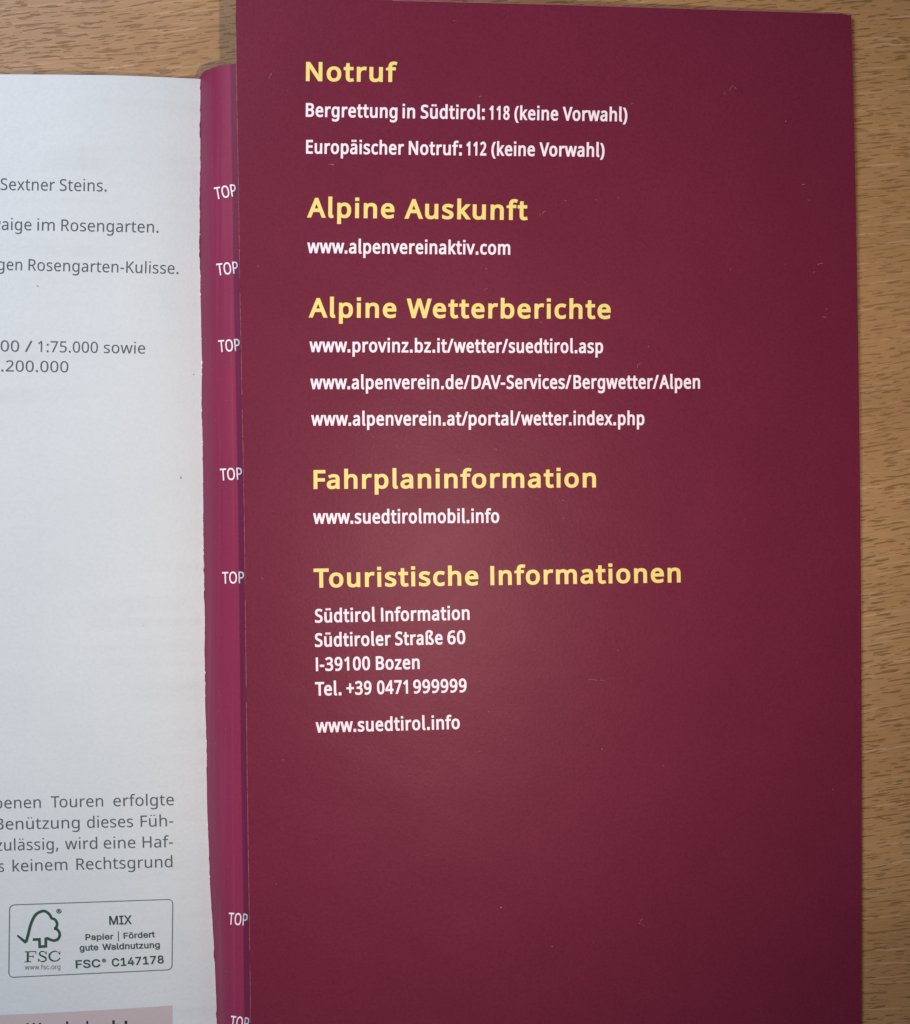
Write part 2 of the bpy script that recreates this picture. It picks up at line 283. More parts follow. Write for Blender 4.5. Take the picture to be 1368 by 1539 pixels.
    'W': (1303, ['1284 1000 1018 0 891 0 696 655 679 716 664 775 652 823 646 853 641 823 630 775 616 715 598 651 409 0 282 0 17 1000 148 1000 304 389 319 326 333 264 343 206 352 151 361 209 373 270 388 333 405 396 581 1000 711 1000 895 392 913 327 929 263 940 204 950 151 961 225 978 305 999 391 1153 1000']),
    'a': (786, ['403 763 487 757 555 737 606 703 643 655 665 591 672 511 672 0 583 0 559 106 553 106 487 39 463 22 437 9 408 -1 301 -14 258 -11 217 -3 180 10 147 29 118 53 95 83 78 119 68 161 64 209 74 278 104 335 153 382 222 416 313 438 424 448 552 452 552 497 547 553 534 597 511 627 480 648 442 660 396 664 358 662 320 656 284 646 185 606 147 699 263 744 309 755 355 761', '440 363 356 355 291 340 246 318 216 288 198 251 192 207 196 169 209 138 230 115 258 99 291 89 329 85 389 91 442 109 487 138 522 179 543 233 550 300 550 367']),
    'b': (861, ['242 805 240 716 235 651 242 651 266 681 296 708 331 731 371 749 420 760 475 763 541 757 601 739 654 709 700 666 737 611 763 545 779 466 784 375 780 294 767 222 746 160 717 107 680 63 637 29 588 5 534 -9 475 -14 420 -10 371 0 331 18 296 41 266 67 242 95 232 95 207 0 119 0 119 1064 242 1064', '454 661 404 658 362 648 328 631 300 607 278 576 262 539 251 493 244 440 242 380 242 374 247 289 263 218 288 162 327 121 383 96 457 88 518 96 568 121 607 162 635 219 651 291 657 377 651 463 635 534 607 590 568 629 517 653']),
    'c': (672, ['420 -14 356 -9 297 4 243 27 195 59 154 101 121 153 97 215 82 288 77 371 82 458 98 533 123 597 158 649 200 692 249 724 304 747 364 760 429 765 539 753 626 724 588 622 510 646 426 657 378 653 337 643 301 625 271 600 247 568 228 529 215 484 207 432 204 373 207 316 215 265 228 220 247 181 271 150 300 125 334 107 374 96 419 92 527 105 613 136 613 27 530 -4']),
    'd': (861, ['385 -14 319 -8 259 10 207 41 161 83 124 138 98 205 82 283 77 374 82 465 98 544 125 611 162 666 208 709 260 740 320 759 387 765 424 763 458 758 489 750 564 710 619 654 627 654 623 708 619 765 619 1064 742 1064 742 0 643 0 625 101 619 101 564 43 488 1 457 -7 423 -12', '405 88 476 95 532 117 572 153 599 204 615 270 620 350 620 373 615 459 600 530 574 588 535 629 478 654 403 662 343 654 293 627 254 583 227 525 210 454 204 371 210 288 227 219 254 162 293 121 343 96']),
    'e': (790, ['409 765 470 760 526 746 575 723 618 691 653 651 681 604 702 551 714 491 718 426 718 352 204 352 213 273 235 209 270 158 317 121 375 98 444 91 571 104 685 143 685 35 571 -2 438 -14 370 -9 307 5 250 29 199 63 157 106 123 159 97 221 82 291 77 370 82 448 95 519 118 581 150 636 188 681 235 717 287 744 345 759', '408 664 353 658 306 639 268 607 239 564 218 512 207 450 590 450 587 491 581 528 570 562 555 591 535 616 511 637 481 652 447 661']),
    'f': (482, ['465 655 276 655 276 0 153 0 153 655 21 655 21 713 153 755 153 798 156 859 165 911 181 955 203 992 231 1021 265 1043 304 1059 347 1068 396 1071 478 1064 542 1046 510 950 458 964 398 971 360 966 330 952 306 929 289 897 279 853 276 800 276 751 465 751']),
    'g': (861, ['385 765 433 762 478 752 519 737 557 715 590 686 620 651 627 651 644 751 742 751 742 -13 738 -80 726 -139 706 -191 677 -235 641 -271 595 -300 541 -320 478 -332 406 -336 257 -324 136 -289 136 -175 173 -192 215 -207 261 -218 309 -227 360 -232 413 -234 473 -228 524 -209 565 -177 596 -135 614 -83 620 -22 620 7 622 55 625 99 619 99 591 64 558 36 522 14 481 -2 436 -11 387 -14 318 -8 257 12 204 44 159 88 113 165 86 261 77 374 86 485 113 580 159 659 204 705 256 738 317 758', '402 661 362 657 326 646 295 627 268 602 245 569 228 529 215 483 207 431 204 373 210 287 227 217 256 160 295 120 345 95 405 87 441 88 474 93 503 102 528 113 551 129 570 148 586 171 599 198 609 228 622 345 622 374 619 438 612 493 599 539 580 577 556 608 527 632 491 648 449 658']),
    'h': (866, ['242 752 240 697 235 647 244 647 261 672 281 693 304 711 385 750 478 763 535 760 586 751 630 735 667 712 697 682 721 646 738 601 749 549 752 489 752 0 630 0 630 480 626 536 612 581 590 616 557 641 515 656 462 661 410 658 366 647 331 630 302 605 279 574 263 537 251 493 245 444 242 388 242 0 119 0 119 1064 242 1064']),
    'i': (361, ['242 751 242 0 119 0 119 751', '182 1032 200 1030 217 1024 232 1013 244 998 251 978 254 954 251 930 244 910 232 895 217 884 200 878 182 875 163 878 145 884 130 895 119 910 112 930 109 954 112 978 119 998 130 1013 145 1024 163 1030']),
    'k': (748, ['241 508 239 450 235 387 241 387 266 419 300 461 331 497 570 751 714 751 410 430 735 0 587 0 326 350 241 276 241 0 119 0 119 1064 241 1064']),
    'l': (361, ['242 0 119 0 119 1064 242 1064']),
    'm': (1310, ['943 765 1020 757 1084 736 1133 700 1168 647 1189 577 1196 489 1196 0 1074 0 1074 483 1070 537 1058 582 1037 616 1008 641 969 656 922 661 856 654 804 633 765 598 739 550 724 488 718 415 718 0 597 0 597 483 595 520 589 553 580 582 567 606 550 626 529 641 505 652 476 659 443 661 396 658 356 647 324 630 297 605 277 575 261 538 251 495 244 445 242 389 242 0 119 0 119 751 218 751 237 648 244 648 261 673 280 695 302 714 378 752 465 765 520 761 568 751 610 734 645 710 673 678 695 639 702 639 730 678 764 710 805 734 849 751 895 761']),
    'n': (866, ['480 765 563 757 630 736 683 700 722 647 744 577 752 489 752 0 630 0 630 480 626 536 612 581 590 616 557 641 515 656 462 661 388 653 330 630 290 591 263 538 248 470 242 389 242 0 119 0 119 751 218 751 237 648 244 648 262 673 283 695 306 714 388 752']),
    'o': (847, ['772 377 769 317 761 261 747 211 729 165 705 124 677 88 645 57 608 32 567 12 521 -2 473 -11 422 -14 373 -11 328 -2 284 12 244 32 208 57 175 88 147 124 122 165 103 211 89 261 80 317 77 377 82 456 96 526 119 588 151 640 191 684 239 719 295 744 357 760 426 765 491 760 551 744 606 719 654 684 694 640 728 588 752 526 767 456', '204 377 207 320 215 269 228 223 246 183 270 150 300 123 335 104 377 92 424 88 472 92 513 104 549 123 579 150 603 183 621 223 634 269 642 320 644 377 642 434 634 484 620 529 602 568 578 601 548 627 513 646 471 657 423 661 353 653 298 627 256 585 228 529 210 459']),
    'p': (861, ['476 765 542 759 601 741 654 710 700 668 737 614 763 547 779 468 784 377 780 296 767 225 746 162 717 108 681 64 638 30 589 6 535 -9 475 -14 438 -12 404 -7 373 1 296 41 242 95 234 95 239 35 242 -28 242 -336 119 -336 119 751 220 751 237 648 242 648 296 707 319 724 344 738 372 749 403 758 438 763', '454 661 407 658 366 648 332 632 304 610 282 581 265 546 253 505 245 456 242 401 242 377 244 318 251 266 262 220 278 180 300 148 328 122 364 103 406 92 457 88 500 92 537 105 569 126 596 154 618 189 635 229 647 275 654 324 657 378 651 458 635 527 607 584 568 627 517 653']),
    'r': (578, ['469 765 515 763 557 756 542 643 502 650 461 653 432 651 405 645 378 634 353 621 330 604 308 583 289 560 273 534 260 504 250 472 244 438 242 401 242 0 119 0 119 751 220 751 234 613 239 613 297 690 320 711 346 729 374 744 404 756 436 762']),
    's': (671, ['608 207 604 161 592 121 571 85 544 55 509 31 468 11 420 -3 367 -11 308 -14 173 -1 73 34 73 146 181 104 224 94 267 88 311 85 368 89 413 99 447 116 470 138 484 165 489 196 487 214 482 231 473 246 418 291 304 342 179 398 147 418 121 440 99 465 84 494 75 527 71 566 80 624 106 674 149 713 206 742 274 759 353 765 481 751 592 714 550 616 451 650 345 664 298 661 260 653 229 639 207 621 194 599 189 573 191 553 197 536 207 520 268 478 382 430 504 375 535 355 561 333 581 307 596 279 605 245']),
    't': (506, ['370 87 427 92 475 102 475 8 419 -8 349 -14 311 -12 274 -5 240 6 209 23 182 47 160 77 143 115 132 162 129 218 129 655 22 655 22 714 130 763 179 923 252 923 252 751 469 751 469 655 252 655 252 221 256 180 267 146 285 120 309 101 337 90']),
    'u': (866, ['746 751 746 0 646 0 627 99 622 99 604 75 584 53 560 35 478 -2 384 -14 327 -11 277 -1 233 15 196 37 165 67 141 104 124 148 114 200 111 259 111 751 235 751 235 268 240 213 253 168 276 133 308 108 350 93 402 88 454 92 498 102 534 120 563 144 586 175 603 212 614 256 621 305 623 360 623 751']),
    'v': (711, ['284 0 0 751 132 751 291 308 315 239 338 167 352 109 357 109 373 168 397 241 420 308 580 751 711 751 426 0']),
    'w': (1101, ['604 424 587 482 572 537 560 585 552 623 546 623 539 585 527 536 513 481 496 423 361 1 221 1 15 752 143 752 246 352 268 270 285 191 296 127 301 127 311 169 323 223 337 279 352 329 485 752 619 752 748 329 768 261 787 190 798 129 804 129 814 188 833 267 854 352 959 752 1085 752 877 1 732 1']),
    'x': (741, ['297 384 38 751 178 751 371 468 563 751 702 751 443 384 716 0 576 0 371 300 164 0 25 0']),
    'z': (658, ['604 0 55 0 55 81 458 655 78 655 78 751 594 751 594 658 196 95 604 95']),
    'ß': (884, ['731 864 729 834 722 806 711 781 662 718 604 668 555 624 544 609 537 593 535 577 544 543 580 508 658 452 745 385 768 362 786 337 801 311 812 282 819 250 821 214 817 164 806 121 788 84 763 53 732 29 696 10 655 -3 610 -11 560 -14 444 -1 357 34 357 144 413 116 482 94 556 85 603 89 639 100 667 118 685 142 697 171 700 206 688 265 648 317 569 374 477 442 430 503 416 570 418 598 424 622 435 644 482 698 540 744 588 793 598 812 604 833 606 857 601 893 584 921 557 943 520 957 478 966 429 969 337 956 310 945 287 930 268 910 254 886 245 855 242 818 242 0 119 0 119 818 124 876 137 926 160 967 190 1001 227 1027 270 1047 319 1061 372 1069 429 1071 487 1069 540 1061 588 1048 629 1030 665 1008 693 980 714 947 727 908']),
    'ä': (786, ['403 763 487 757 555 737 606 703 643 655 665 591 672 511 672 0 583 0 559 106 553 106 487 39 463 22 437 9 408 -1 301 -14 258 -11 217 -3 180 10 147 29 118 53 95 83 78 119 68 161 64 209 74 278 104 335 153 382 222 416 313 438 424 448 552 452 552 497 547 553 534 597 511 627 480 648 442 660 396 664 358 662 320 656 284 646 185 606 147 699 263 744 309 755 355 761', '440 363 356 355 291 340 246 318 216 288 198 251 192 207 196 169 209 138 230 115 258 99 291 89 329 85 389 91 442 109 487 138 522 179 543 233 550 300 550 367', '197 954 200 976 206 993 217 1006 231 1015 246 1021 263 1022 280 1021 296 1015 310 1006 320 993 327 976 329 954 327 932 320 915 310 901 296 892 280 886 263 884 246 886 231 892 217 901 206 915 200 932', '461 954 463 976 469 993 480 1006 493 1015 508 1021 525 1022 542 1021 558 1015 571 1006 582 993 589 976 591 954 589 932 582 915 571 901 558 892 542 886 525 884 508 886 493 892 480 901 469 915 463 932']),
    'ö': (847, ['772 377 769 317 761 261 747 211 729 165 705 124 677 88 645 57 608 32 567 12 521 -2 473 -11 422 -14 373 -11 328 -2 284 12 244 32 208 57 175 88 147 124 122 165 103 211 89 261 80 317 77 377 82 456 96 526 119 588 151 640 191 684 239 719 295 744 357 760 426 765 491 760 551 744 606 719 654 684 694 640 728 588 752 526 767 456', '204 377 207 320 215 269 228 223 246 183 270 150 300 123 335 104 377 92 424 88 472 92 513 104 549 123 579 150 603 183 621 223 634 269 642 320 644 377 642 434 634 484 620 529 602 568 578 601 548 627 513 646 471 657 423 661 353 653 298 627 256 585 228 529 210 459', '228 954 230 976 237 993 248 1006 262 1015 277 1021 294 1022 311 1021 326 1015 340 1006 351 993 358 976 360 954 358 932 351 915 340 901 326 892 311 886 294 884 277 886 262 892 248 901 237 915 230 932', '492 954 494 976 500 993 511 1006 524 1015 539 1021 556 1022 573 1021 588 1015 602 1006 613 993 620 976 622 954 620 932 613 915 602 901 588 892 573 886 556 884 539 886 524 892 511 901 500 915 494 932']),
    'ü': (866, ['746 751 746 0 646 0 627 99 622 99 604 75 584 53 560 35 478 -2 384 -14 327 -11 277 -1 233 15 196 37 165 67 141 104 124 148 114 200 111 259 111 751 235 751 235 268 240 213 253 168 276 133 308 108 350 93 402 88 454 92 498 102 534 120 563 144 586 175 603 212 614 256 621 305 623 360 623 751', '237 954 239 976 245 993 256 1006 270 1015 286 1021 303 1022 319 1021 335 1015 349 1006 360 993 366 976 368 954 366 932 360 915 349 901 335 892 319 886 303 884 286 886 270 892 256 901 245 915 239 932', '500 954 502 976 508 993 519 1006 532 1015 548 1021 564 1022 581 1021 597 1015 611 1006 622 993 628 976 630 954 628 932 622 915 611 901 597 892 581 886 564 884 548 886 532 892 519 901 508 915 502 932']),
    ' ': (364, []),
  },
  's': {
    'l': (387, ['256 -18 329 -7 311 89 285 86 268 91 256 108 251 139 251 1086 126 1086 126 147 139 58 181 2']),
    't': (514, ['357 -18 495 10 471 104 386 83 318 100 282 148 271 225 271 640 473 640 473 741 271 741 271 950 168 950 154 741 37 734 37 640 147 640 147 229 158 128 194 50 258 0']),
    'H': (993, ['138 0 263 0 263 472 730 472 730 0 857 0 857 1000 730 1000 730 581 263 581 263 1000 138 1000']),
    ' ': (306, []),
  },
  'i': {
    '.': (369, ['187 -9 164 -6 143 3 124 17 109 36 100 57 97 81 100 104 109 126 124 144 143 159 164 168 187 170 211 168 232 159 251 144 266 126 274 104 277 81 274 57 266 36 251 17 232 3 211 -6']),
    '1': (891, ['150 0 150 107 768 107 768 0', '542 1000 542 0 417 0 417 881 411 881 169 703 169 839 390 1000']),
    '4': (891, ['78 207 78 311 485 1000 611 1000 213 326 213 319 812 319 812 207', '554 0 554 238 554 287 554 624 674 624 674 0']),
    '7': (891, ['191 0 636 881 636 889 122 889 122 1000 768 1000 768 882 324 0']),
    '8': (891, ['445 -13 380 -9 321 3 266 22 219 49 178 82 146 121 121 166 107 214 102 266 105 307 113 346 128 384 147 418 171 448 199 474 230 495 264 511 300 520 300 525 254 542 215 569 182 605 158 648 143 696 138 748 143 797 156 842 178 884 208 921 244 953 287 979 335 998 388 1010 445 1013 501 1010 554 998 602 979 644 953 681 921 710 884 733 842 746 797 750 748 745 696 731 649 706 605 674 569 635 542 591 525 591 520 626 511 659 495 690 474 718 448 742 418 761 384 776 346 785 307 788 266 783 214 768 166 744 121 711 82 671 49 623 22 569 3 509 -9', '445 97 487 99 526 106 560 118 590 135 615 155 635 180 650 208 659 239 662 272 659 308 649 341 634 371 612 397 587 420 556 438 522 452 485 460 445 462 404 460 367 452 333 438 302 420 276 397 255 371 239 341 230 308 227 272 230 239 239 208 253 180 274 155 299 135 329 118 364 106 402 99', '445 569 479 571 510 579 539 590 564 606 586 626 604 650 617 677 625 706 628 738 625 770 617 800 605 826 587 849 566 868 541 884 512 895 480 902 445 904 410 902 378 895 349 884 323 868 302 849 284 826 271 800 264 770 261 738 264 706 271 677 284 650 302 626 323 606 349 590 379 579 410 571']),
    'C': (1003, ['526 -13 442 -6 366 14 295 49 233 96 180 156 137 227 105 308 86 399 79 499 86 600 105 691 137 773 180 844 233 903 295 951 366 986 442 1006 526 1013 575 1011 623 1004 669 991 712 974 753 952 790 926 824 896 854 861 880 822 902 780 918 734 930 685 803 685 793 718 781 748 765 776 702 842 620 883 526 896 466 891 411 875 361 850 316 814 277 769 246 715 222 652 208 580 203 499 208 419 222 347 246 284 278 230 316 185 361 150 412 124 467 109 526 104 620 118 702 158 765 225 803 315 930 315 918 266 902 220 881 178 855 140 825 105 791 74 753 48 713 26 669 9 623 -3 576 -11']),
    'F': (806, ['118 0 118 1000 726 1000 726 888 245 888 245 547 681 547 681 435 245 435 245 0']),
    'H': (1016, ['118 0 118 1000 245 1000 245 568 771 568 771 1000 898 1000 898 0 771 0 771 456 245 456 245 0']),
    'I': (591, ['61 0 61 112 232 112 232 888 61 888 61 1000 530 1000 530 888 359 888 359 112 530 112 530 0']),
    'M': (1235, ['118 0 118 1000 298 1000 545 368 565 312 588 241 612 165 632 96 604 96 625 162 649 238 672 311 693 368 936 1000 1116 1000 1116 0 991 0 991 572 992 643 993 725 995 812 997 899 1008 899 978 805 947 713 919 633 896 572 672 0 562 0 335 572 313 631 285 710 254 801 220 899 234 899 236 818 238 731 239 646 240 572 240 0']),
    'P': (874, ['118 0 118 1000 462 1000 535 995 599 981 653 958 699 927 737 889 766 845 787 795 799 741 803 683 799 626 787 572 766 522 737 477 699 439 653 407 599 384 535 370 462 365 215 365 215 477 457 477 506 479 548 488 584 503 613 523 637 548 655 577 667 610 675 645 677 683 675 722 667 757 655 789 637 818 613 842 584 862 548 877 505 886 456 889 245 889 245 0']),
    'S': (878, ['440 -17 370 -13 307 -2 251 18 201 45 159 78 126 118 100 163 83 214 75 268 205 268 212 232 224 200 243 172 266 149 295 130 327 115 363 105 400 99 440 97 484 99 524 106 562 118 596 135 624 156 648 181 665 209 676 240 679 274 676 304 667 330 653 352 633 371 609 387 582 402 481 437 361 470 285 497 221 529 169 568 132 615 110 670 102 732 107 786 122 836 147 880 181 919 222 952 270 979 325 998 383 1010 446 1013 510 1010 568 998 621 978 668 952 708 920 741 882 766 839 782 793 788 743 663 743 652 789 629 828 594 860 550 883 499 897 442 901 401 899 363 892 329 880 299 864 273 845 253 822 238 796 229 768 226 738 230 706 240 679 257 656 280 636 305 619 333 606 417 577 519 549 612 518 705 467 732 444 756 418 776 388 791 354 800 316 803 272 798 220 784 170 760 125 727 84 685 49 636 21 578 0 512 -13']),
    'W': (1349, ['305 0 32 1000 162 1000 321 385 345 286 367 184 387 78 372 78 393 184 415 286 440 385 602 1000 746 1000 907 385 933 286 956 184 977 78 960 78 981 184 1003 286 1028 385 1186 1000 1316 1000 1042 0 895 0 723 635 691 769 660 934 687 934 658 776 625 635 453 0']),
    'X': (932, ['36 0 427 559 427 464 58 1000 205 1000 350 787 401 710 439 647 479 574 456 574 495 646 534 710 587 787 734 1000 877 1000 509 470 509 564 896 0 750 0 574 254 528 324 491 384 453 454 481 454 443 386 405 326 357 254 180 0']),
    'a': (765, ['314 -17 268 -14 226 -5 186 10 150 30 119 56 94 88 75 124 63 166 60 212 63 252 71 287 85 316 104 341 126 362 152 380 246 414 350 432 459 446 521 462 533 471 539 484 542 501 542 505 540 534 534 560 524 583 511 603 493 620 471 633 446 643 417 648 385 650 351 648 320 643 293 634 231 591 197 538 81 572 100 615 125 650 154 680 187 704 223 724 261 738 301 748 341 754 381 756 470 746 562 708 589 688 613 661 634 630 649 591 659 546 662 494 662 0 544 0 544 102 536 102 495 48 423 2 391 -8 355 -15', '335 89 377 92 415 101 448 115 476 135 499 157 518 183 531 211 539 241 542 271 542 373 510 358 455 346 394 337 345 330 264 312 240 302 220 289 203 274 191 255 183 233 181 206 183 182 189 161 200 142 215 126 233 113 255 103']),
    'c': (778, ['407 -16 343 -11 283 5 230 32 182 69 142 114 110 167 86 228 72 295 67 368 72 443 86 511 110 572 142 626 182 671 230 707 283 734 343 750 407 756 511 741 600 700 668 633 711 544 595 515 571 568 531 611 476 639 407 648 361 644 320 631 285 610 256 581 232 547 213 508 200 464 192 418 189 368 192 320 200 274 213 231 232 192 256 158 285 130 320 108 361 96 407 91 477 101 532 130 573 174 598 230 713 201 702 169 688 138 671 110 602 42 512 -1']),
    'd': (834, ['384 -16 324 -11 269 5 219 32 175 68 138 113 107 166 85 228 72 296 67 371 72 446 85 514 108 575 138 628 176 673 220 709 270 735 325 750 385 756 428 753 466 745 497 733 565 680 602 628 611 628 611 1000 731 1000 731 0 615 0 615 115 603 115 564 61 496 7 464 -6 427 -13', '402 92 445 96 483 108 517 128 546 154 570 187 589 226 602 270 610 319 613 372 610 425 602 473 589 517 570 555 547 587 518 613 484 633 445 644 402 648 358 644 318 632 284 612 255 585 232 552 213 513 200 470 192 423 189 372 192 321 200 273 213 229 232 190 256 156 285 129 319 108 358 96']),
    'e': (794, ['417 -16 348 -11 285 5 230 32 182 69 142 113 109 167 86 227 72 294 67 367 72 441 86 508 109 569 140 624 179 669 226 706 280 734 339 750 403 756 444 753 483 747 522 735 560 719 595 697 628 670 657 637 682 599 702 554 717 503 726 445 730 381 730 333 147 333 147 434 664 434 609 397 606 445 598 488 585 528 567 563 544 593 516 617 483 635 446 645 403 649 360 645 322 634 288 616 258 592 234 563 214 530 200 493 191 455 189 415 189 349 192 297 201 250 217 209 239 173 265 144 297 121 333 104 373 94 417 91 499 104 561 143 601 207 717 179 703 142 684 108 659 77 629 50 594 27 555 9 513 -5 466 -13']),
    'f': (499, ['448 746 448 643 13 643 13 746', '158 0 158 848 162 889 172 924 188 955 210 981 236 1003 266 1020 299 1032 333 1039 368 1042 437 1036 477 1024 447 921 422 928 383 932 350 928 323 919 303 904 290 883 281 856 279 823 279 0']),
    'g': (836, ['407 -296 354 -294 306 -286 263 -274 225 -259 191 -239 162 -216 137 -191 116 -165 99 -136 199 -80 239 -130 303 -173 333 -183 367 -189 407 -191 463 -186 513 -172 555 -148 587 -113 606 -68 612 -11 612 134 602 134 563 82 496 31 464 19 427 12 383 9 325 14 271 28 221 52 177 85 139 127 108 177 85 236 72 302 67 376 72 449 85 516 108 577 139 629 176 673 221 709 271 735 326 750 385 756 429 753 467 746 498 733 566 680 605 627 615 627 615 746 732 746 732 -17 727 -78 713 -131 689 -177 656 -214 617 -244 571 -267 520 -283 465 -293', '403 116 446 120 484 130 518 148 547 172 571 202 590 238 603 280 611 327 614 379 611 430 603 476 590 519 571 556 548 588 519 614 485 633 446 644 403 648 359 644 319 632 285 612 256 586 232 554 213 516 200 474 192 428 189 379 192 328 200 282 214 241 233 204 257 174 286 149 320 131 359 120']),
    'i': (328, ['103 0 103 746 223 746 223 0', '164 870 143 873 123 881 106 894 92 910 84 929 81 950 84 971 92 990 106 1006 123 1019 143 1027 164 1030 187 1027 206 1019 224 1006 237 990 246 971 248 950 246 929 237 910 224 894 206 881 187 873']),
    'l': (372, ['274 -5 221 0 178 15 145 40 122 73 108 115 103 166 103 1000 223 1000 223 194 225 163 229 140 236 122 248 111 265 104 287 102 315 103 334 107 355 5 318 -2']),
    'n': (805, ['223 446 223 0 103 0 103 746 219 746 220 565 201 565 227 627 260 676 299 712 344 736 393 751 447 756 495 752 540 742 580 724 615 700 645 669 669 631 688 585 698 532 702 472 702 0 582 0 582 462 577 516 562 562 537 598 503 625 461 642 413 647 378 644 346 637 316 624 289 606 267 583 248 556 235 523 226 487']),
    'o': (816, ['407 -16 343 -11 283 5 230 32 182 69 142 114 110 167 86 228 72 295 67 368 72 443 86 511 110 572 142 626 182 671 230 707 283 734 343 750 407 756 473 750 533 734 587 707 634 671 674 626 706 572 730 511 744 443 749 368 744 295 730 228 706 167 674 114 634 69 587 32 533 5 473 -11', '407 91 455 96 496 108 531 130 561 158 585 192 604 231 617 274 625 320 628 368 625 417 617 464 604 507 585 547 561 581 531 610 496 631 455 644 407 648 361 644 320 631 285 610 256 581 232 547 213 508 200 464 192 418 189 368 192 320 200 274 213 231 232 192 256 158 285 130 320 108 361 96']),
    'p': (834, ['103 -281 103 746 220 746 220 628 232 628 270 680 337 733 369 745 406 753 450 756 510 750 565 735 615 709 659 673 697 628 727 575 749 514 763 446 767 371 763 296 749 228 727 166 697 113 660 68 616 32 566 5 511 -11 451 -16 408 -13 371 -6 339 7 271 61 232 115 223 115 223 -281', '433 92 477 96 515 108 549 129 578 156 602 190 621 229 634 273 642 321 645 372 642 423 634 470 621 513 603 552 579 585 550 612 516 632 477 644 433 648 389 644 351 633 317 613 288 587 264 555 246 517 232 473 224 425 221 372 224 319 232 270 246 226 265 187 289 154 318 128 352 108 390 96']),
    'r': (509, ['103 0 103 746 219 746 219 631 227 631 244 666 268 696 300 722 336 741 376 753 419 756 451 756 479 754 479 634 452 638 407 640 373 638 342 631 313 618 287 602 265 582 247 557 234 530 226 499 223 466 223 0']),
    's': (717, ['358 -16 308 -14 262 -6 220 7 183 24 150 47 121 74 98 107 81 144 70 185 185 209 198 172 218 142 244 118 276 102 314 93 356 89 405 93 446 104 481 122 506 146 522 173 527 202 524 227 515 248 499 267 478 282 450 295 417 305 293 334 231 353 181 378 142 409 114 446 98 489 92 538 96 579 108 617 128 652 155 682 188 707 226 728 270 743 317 753 368 756 416 753 460 745 499 732 533 715 563 693 588 667 608 637 625 605 637 570 527 545 515 572 499 597 477 620 449 639 412 650 368 654 326 650 289 640 257 623 233 600 218 574 213 545 217 519 227 497 244 478 267 463 299 449 338 438 451 411 513 392 563 368 602 337 629 300 646 258 651 209 647 167 635 128 614 93 586 61 552 34 511 13 464 -3 413 -13']),
    't': (447, ['401 746 401 643 13 643 13 746', '128 926 248 926 248 192 250 162 256 138 267 120 284 108 306 100 335 98 364 100 397 105 419 3 377 -5 331 -8 271 -2 221 14 181 42 151 80 133 127 128 183']),
    'u': (806, ['358 -10 310 -7 266 4 226 21 190 45 160 77 136 115 118 161 107 214 103 273 103 746 223 746 223 283 229 229 244 184 269 147 303 120 345 104 393 99 428 101 460 109 490 122 516 140 539 163 557 190 571 223 579 259 582 300 582 746 702 746 702 0 586 0 586 181 604 181 578 118 545 69 505 33 461 9 412 -5']),
    'w': (1115, ['270 0 44 746 171 746 262 420 302 268 344 81 324 81 365 265 405 420 495 746 622 746 711 420 750 267 791 81 769 81 812 266 852 420 944 746 1070 746 844 0 724 0 627 338 599 442 571 551 544 664 571 664 544 551 516 442 487 338 391 0']),
    'z': (748, ['82 0 82 90 499 628 499 635 94 635 94 746 654 746 654 650 248 118 248 111 666 111 666 0']),
    '|': (452, ['278 1322 278 -322 173 -322 173 1322']),
    '®': (910, ['455 232 402 236 352 246 304 263 258 286 217 314 179 347 146 385 118 426 95 471 78 520 68 570 64 623 68 675 78 726 95 774 118 819 146 861 179 899 217 932 258 960 304 983 352 1000 402 1010 455 1013 508 1010 559 1000 607 983 652 960 694 932 732 899 765 861 793 819 815 774 832 726 842 675 846 623 842 570 832 520 815 471 793 426 765 385 732 347 694 314 652 286 607 263 559 246 508 236', '455 327 508 331 558 345 604 367 646 396 681 432 711 474 733 520 747 570 751 623 747 676 733 725 711 772 681 814 646 849 604 879 558 901 508 914 455 919 402 914 353 901 306 879 264 849 229 814 199 772 177 725 163 676 159 623 163 570 177 520 199 474 229 432 264 396 306 367 353 345 402 331', '537 444 449 613 538 613 626 444', '317 444 317 803 497 803 548 791 594 753 604 734 610 713 612 689 610 663 604 641 593 621 546 579 491 565 364 565 364 626 470 626 506 642 516 654 522 670 524 689 522 707 516 721 505 731 470 743 399 743 399 444']),
    'ö': (816, ['407 -16 343 -11 283 5 230 32 182 69 142 114 110 167 86 228 72 295 67 368 72 443 86 511 110 572 142 626 182 671 230 707 283 734 343 750 407 756 473 750 533 734 587 707 634 671 674 626 706 572 730 511 744 443 749 368 744 295 730 228 706 167 674 114 634 69 587 32 533 5 473 -11', '407 91 455 96 496 108 531 130 561 158 585 192 604 231 617 274 625 320 628 368 625 417 617 464 604 507 585 547 561 581 531 610 496 631 455 644 407 648 361 644 320 631 285 610 256 581 232 547 213 508 200 464 192 418 189 368 192 320 200 274 213 231 232 192 256 158 285 130 320 108 361 96', '549 870 528 873 509 881 493 894 480 910 472 929 469 950 472 971 480 989 493 1006 509 1019 528 1026 549 1029 570 1026 589 1019 605 1006 618 989 626 971 628 950 626 929 618 910 605 894 589 881 570 873', '266 870 246 873 227 881 210 894 197 910 189 929 187 950 189 971 197 989 210 1006 227 1019 246 1026 266 1029 287 1026 306 1019 322 1006 335 989 343 971 346 950 343 929 335 910 322 894 306 881 287 873']),
    ' ': (369, []),
  },
}

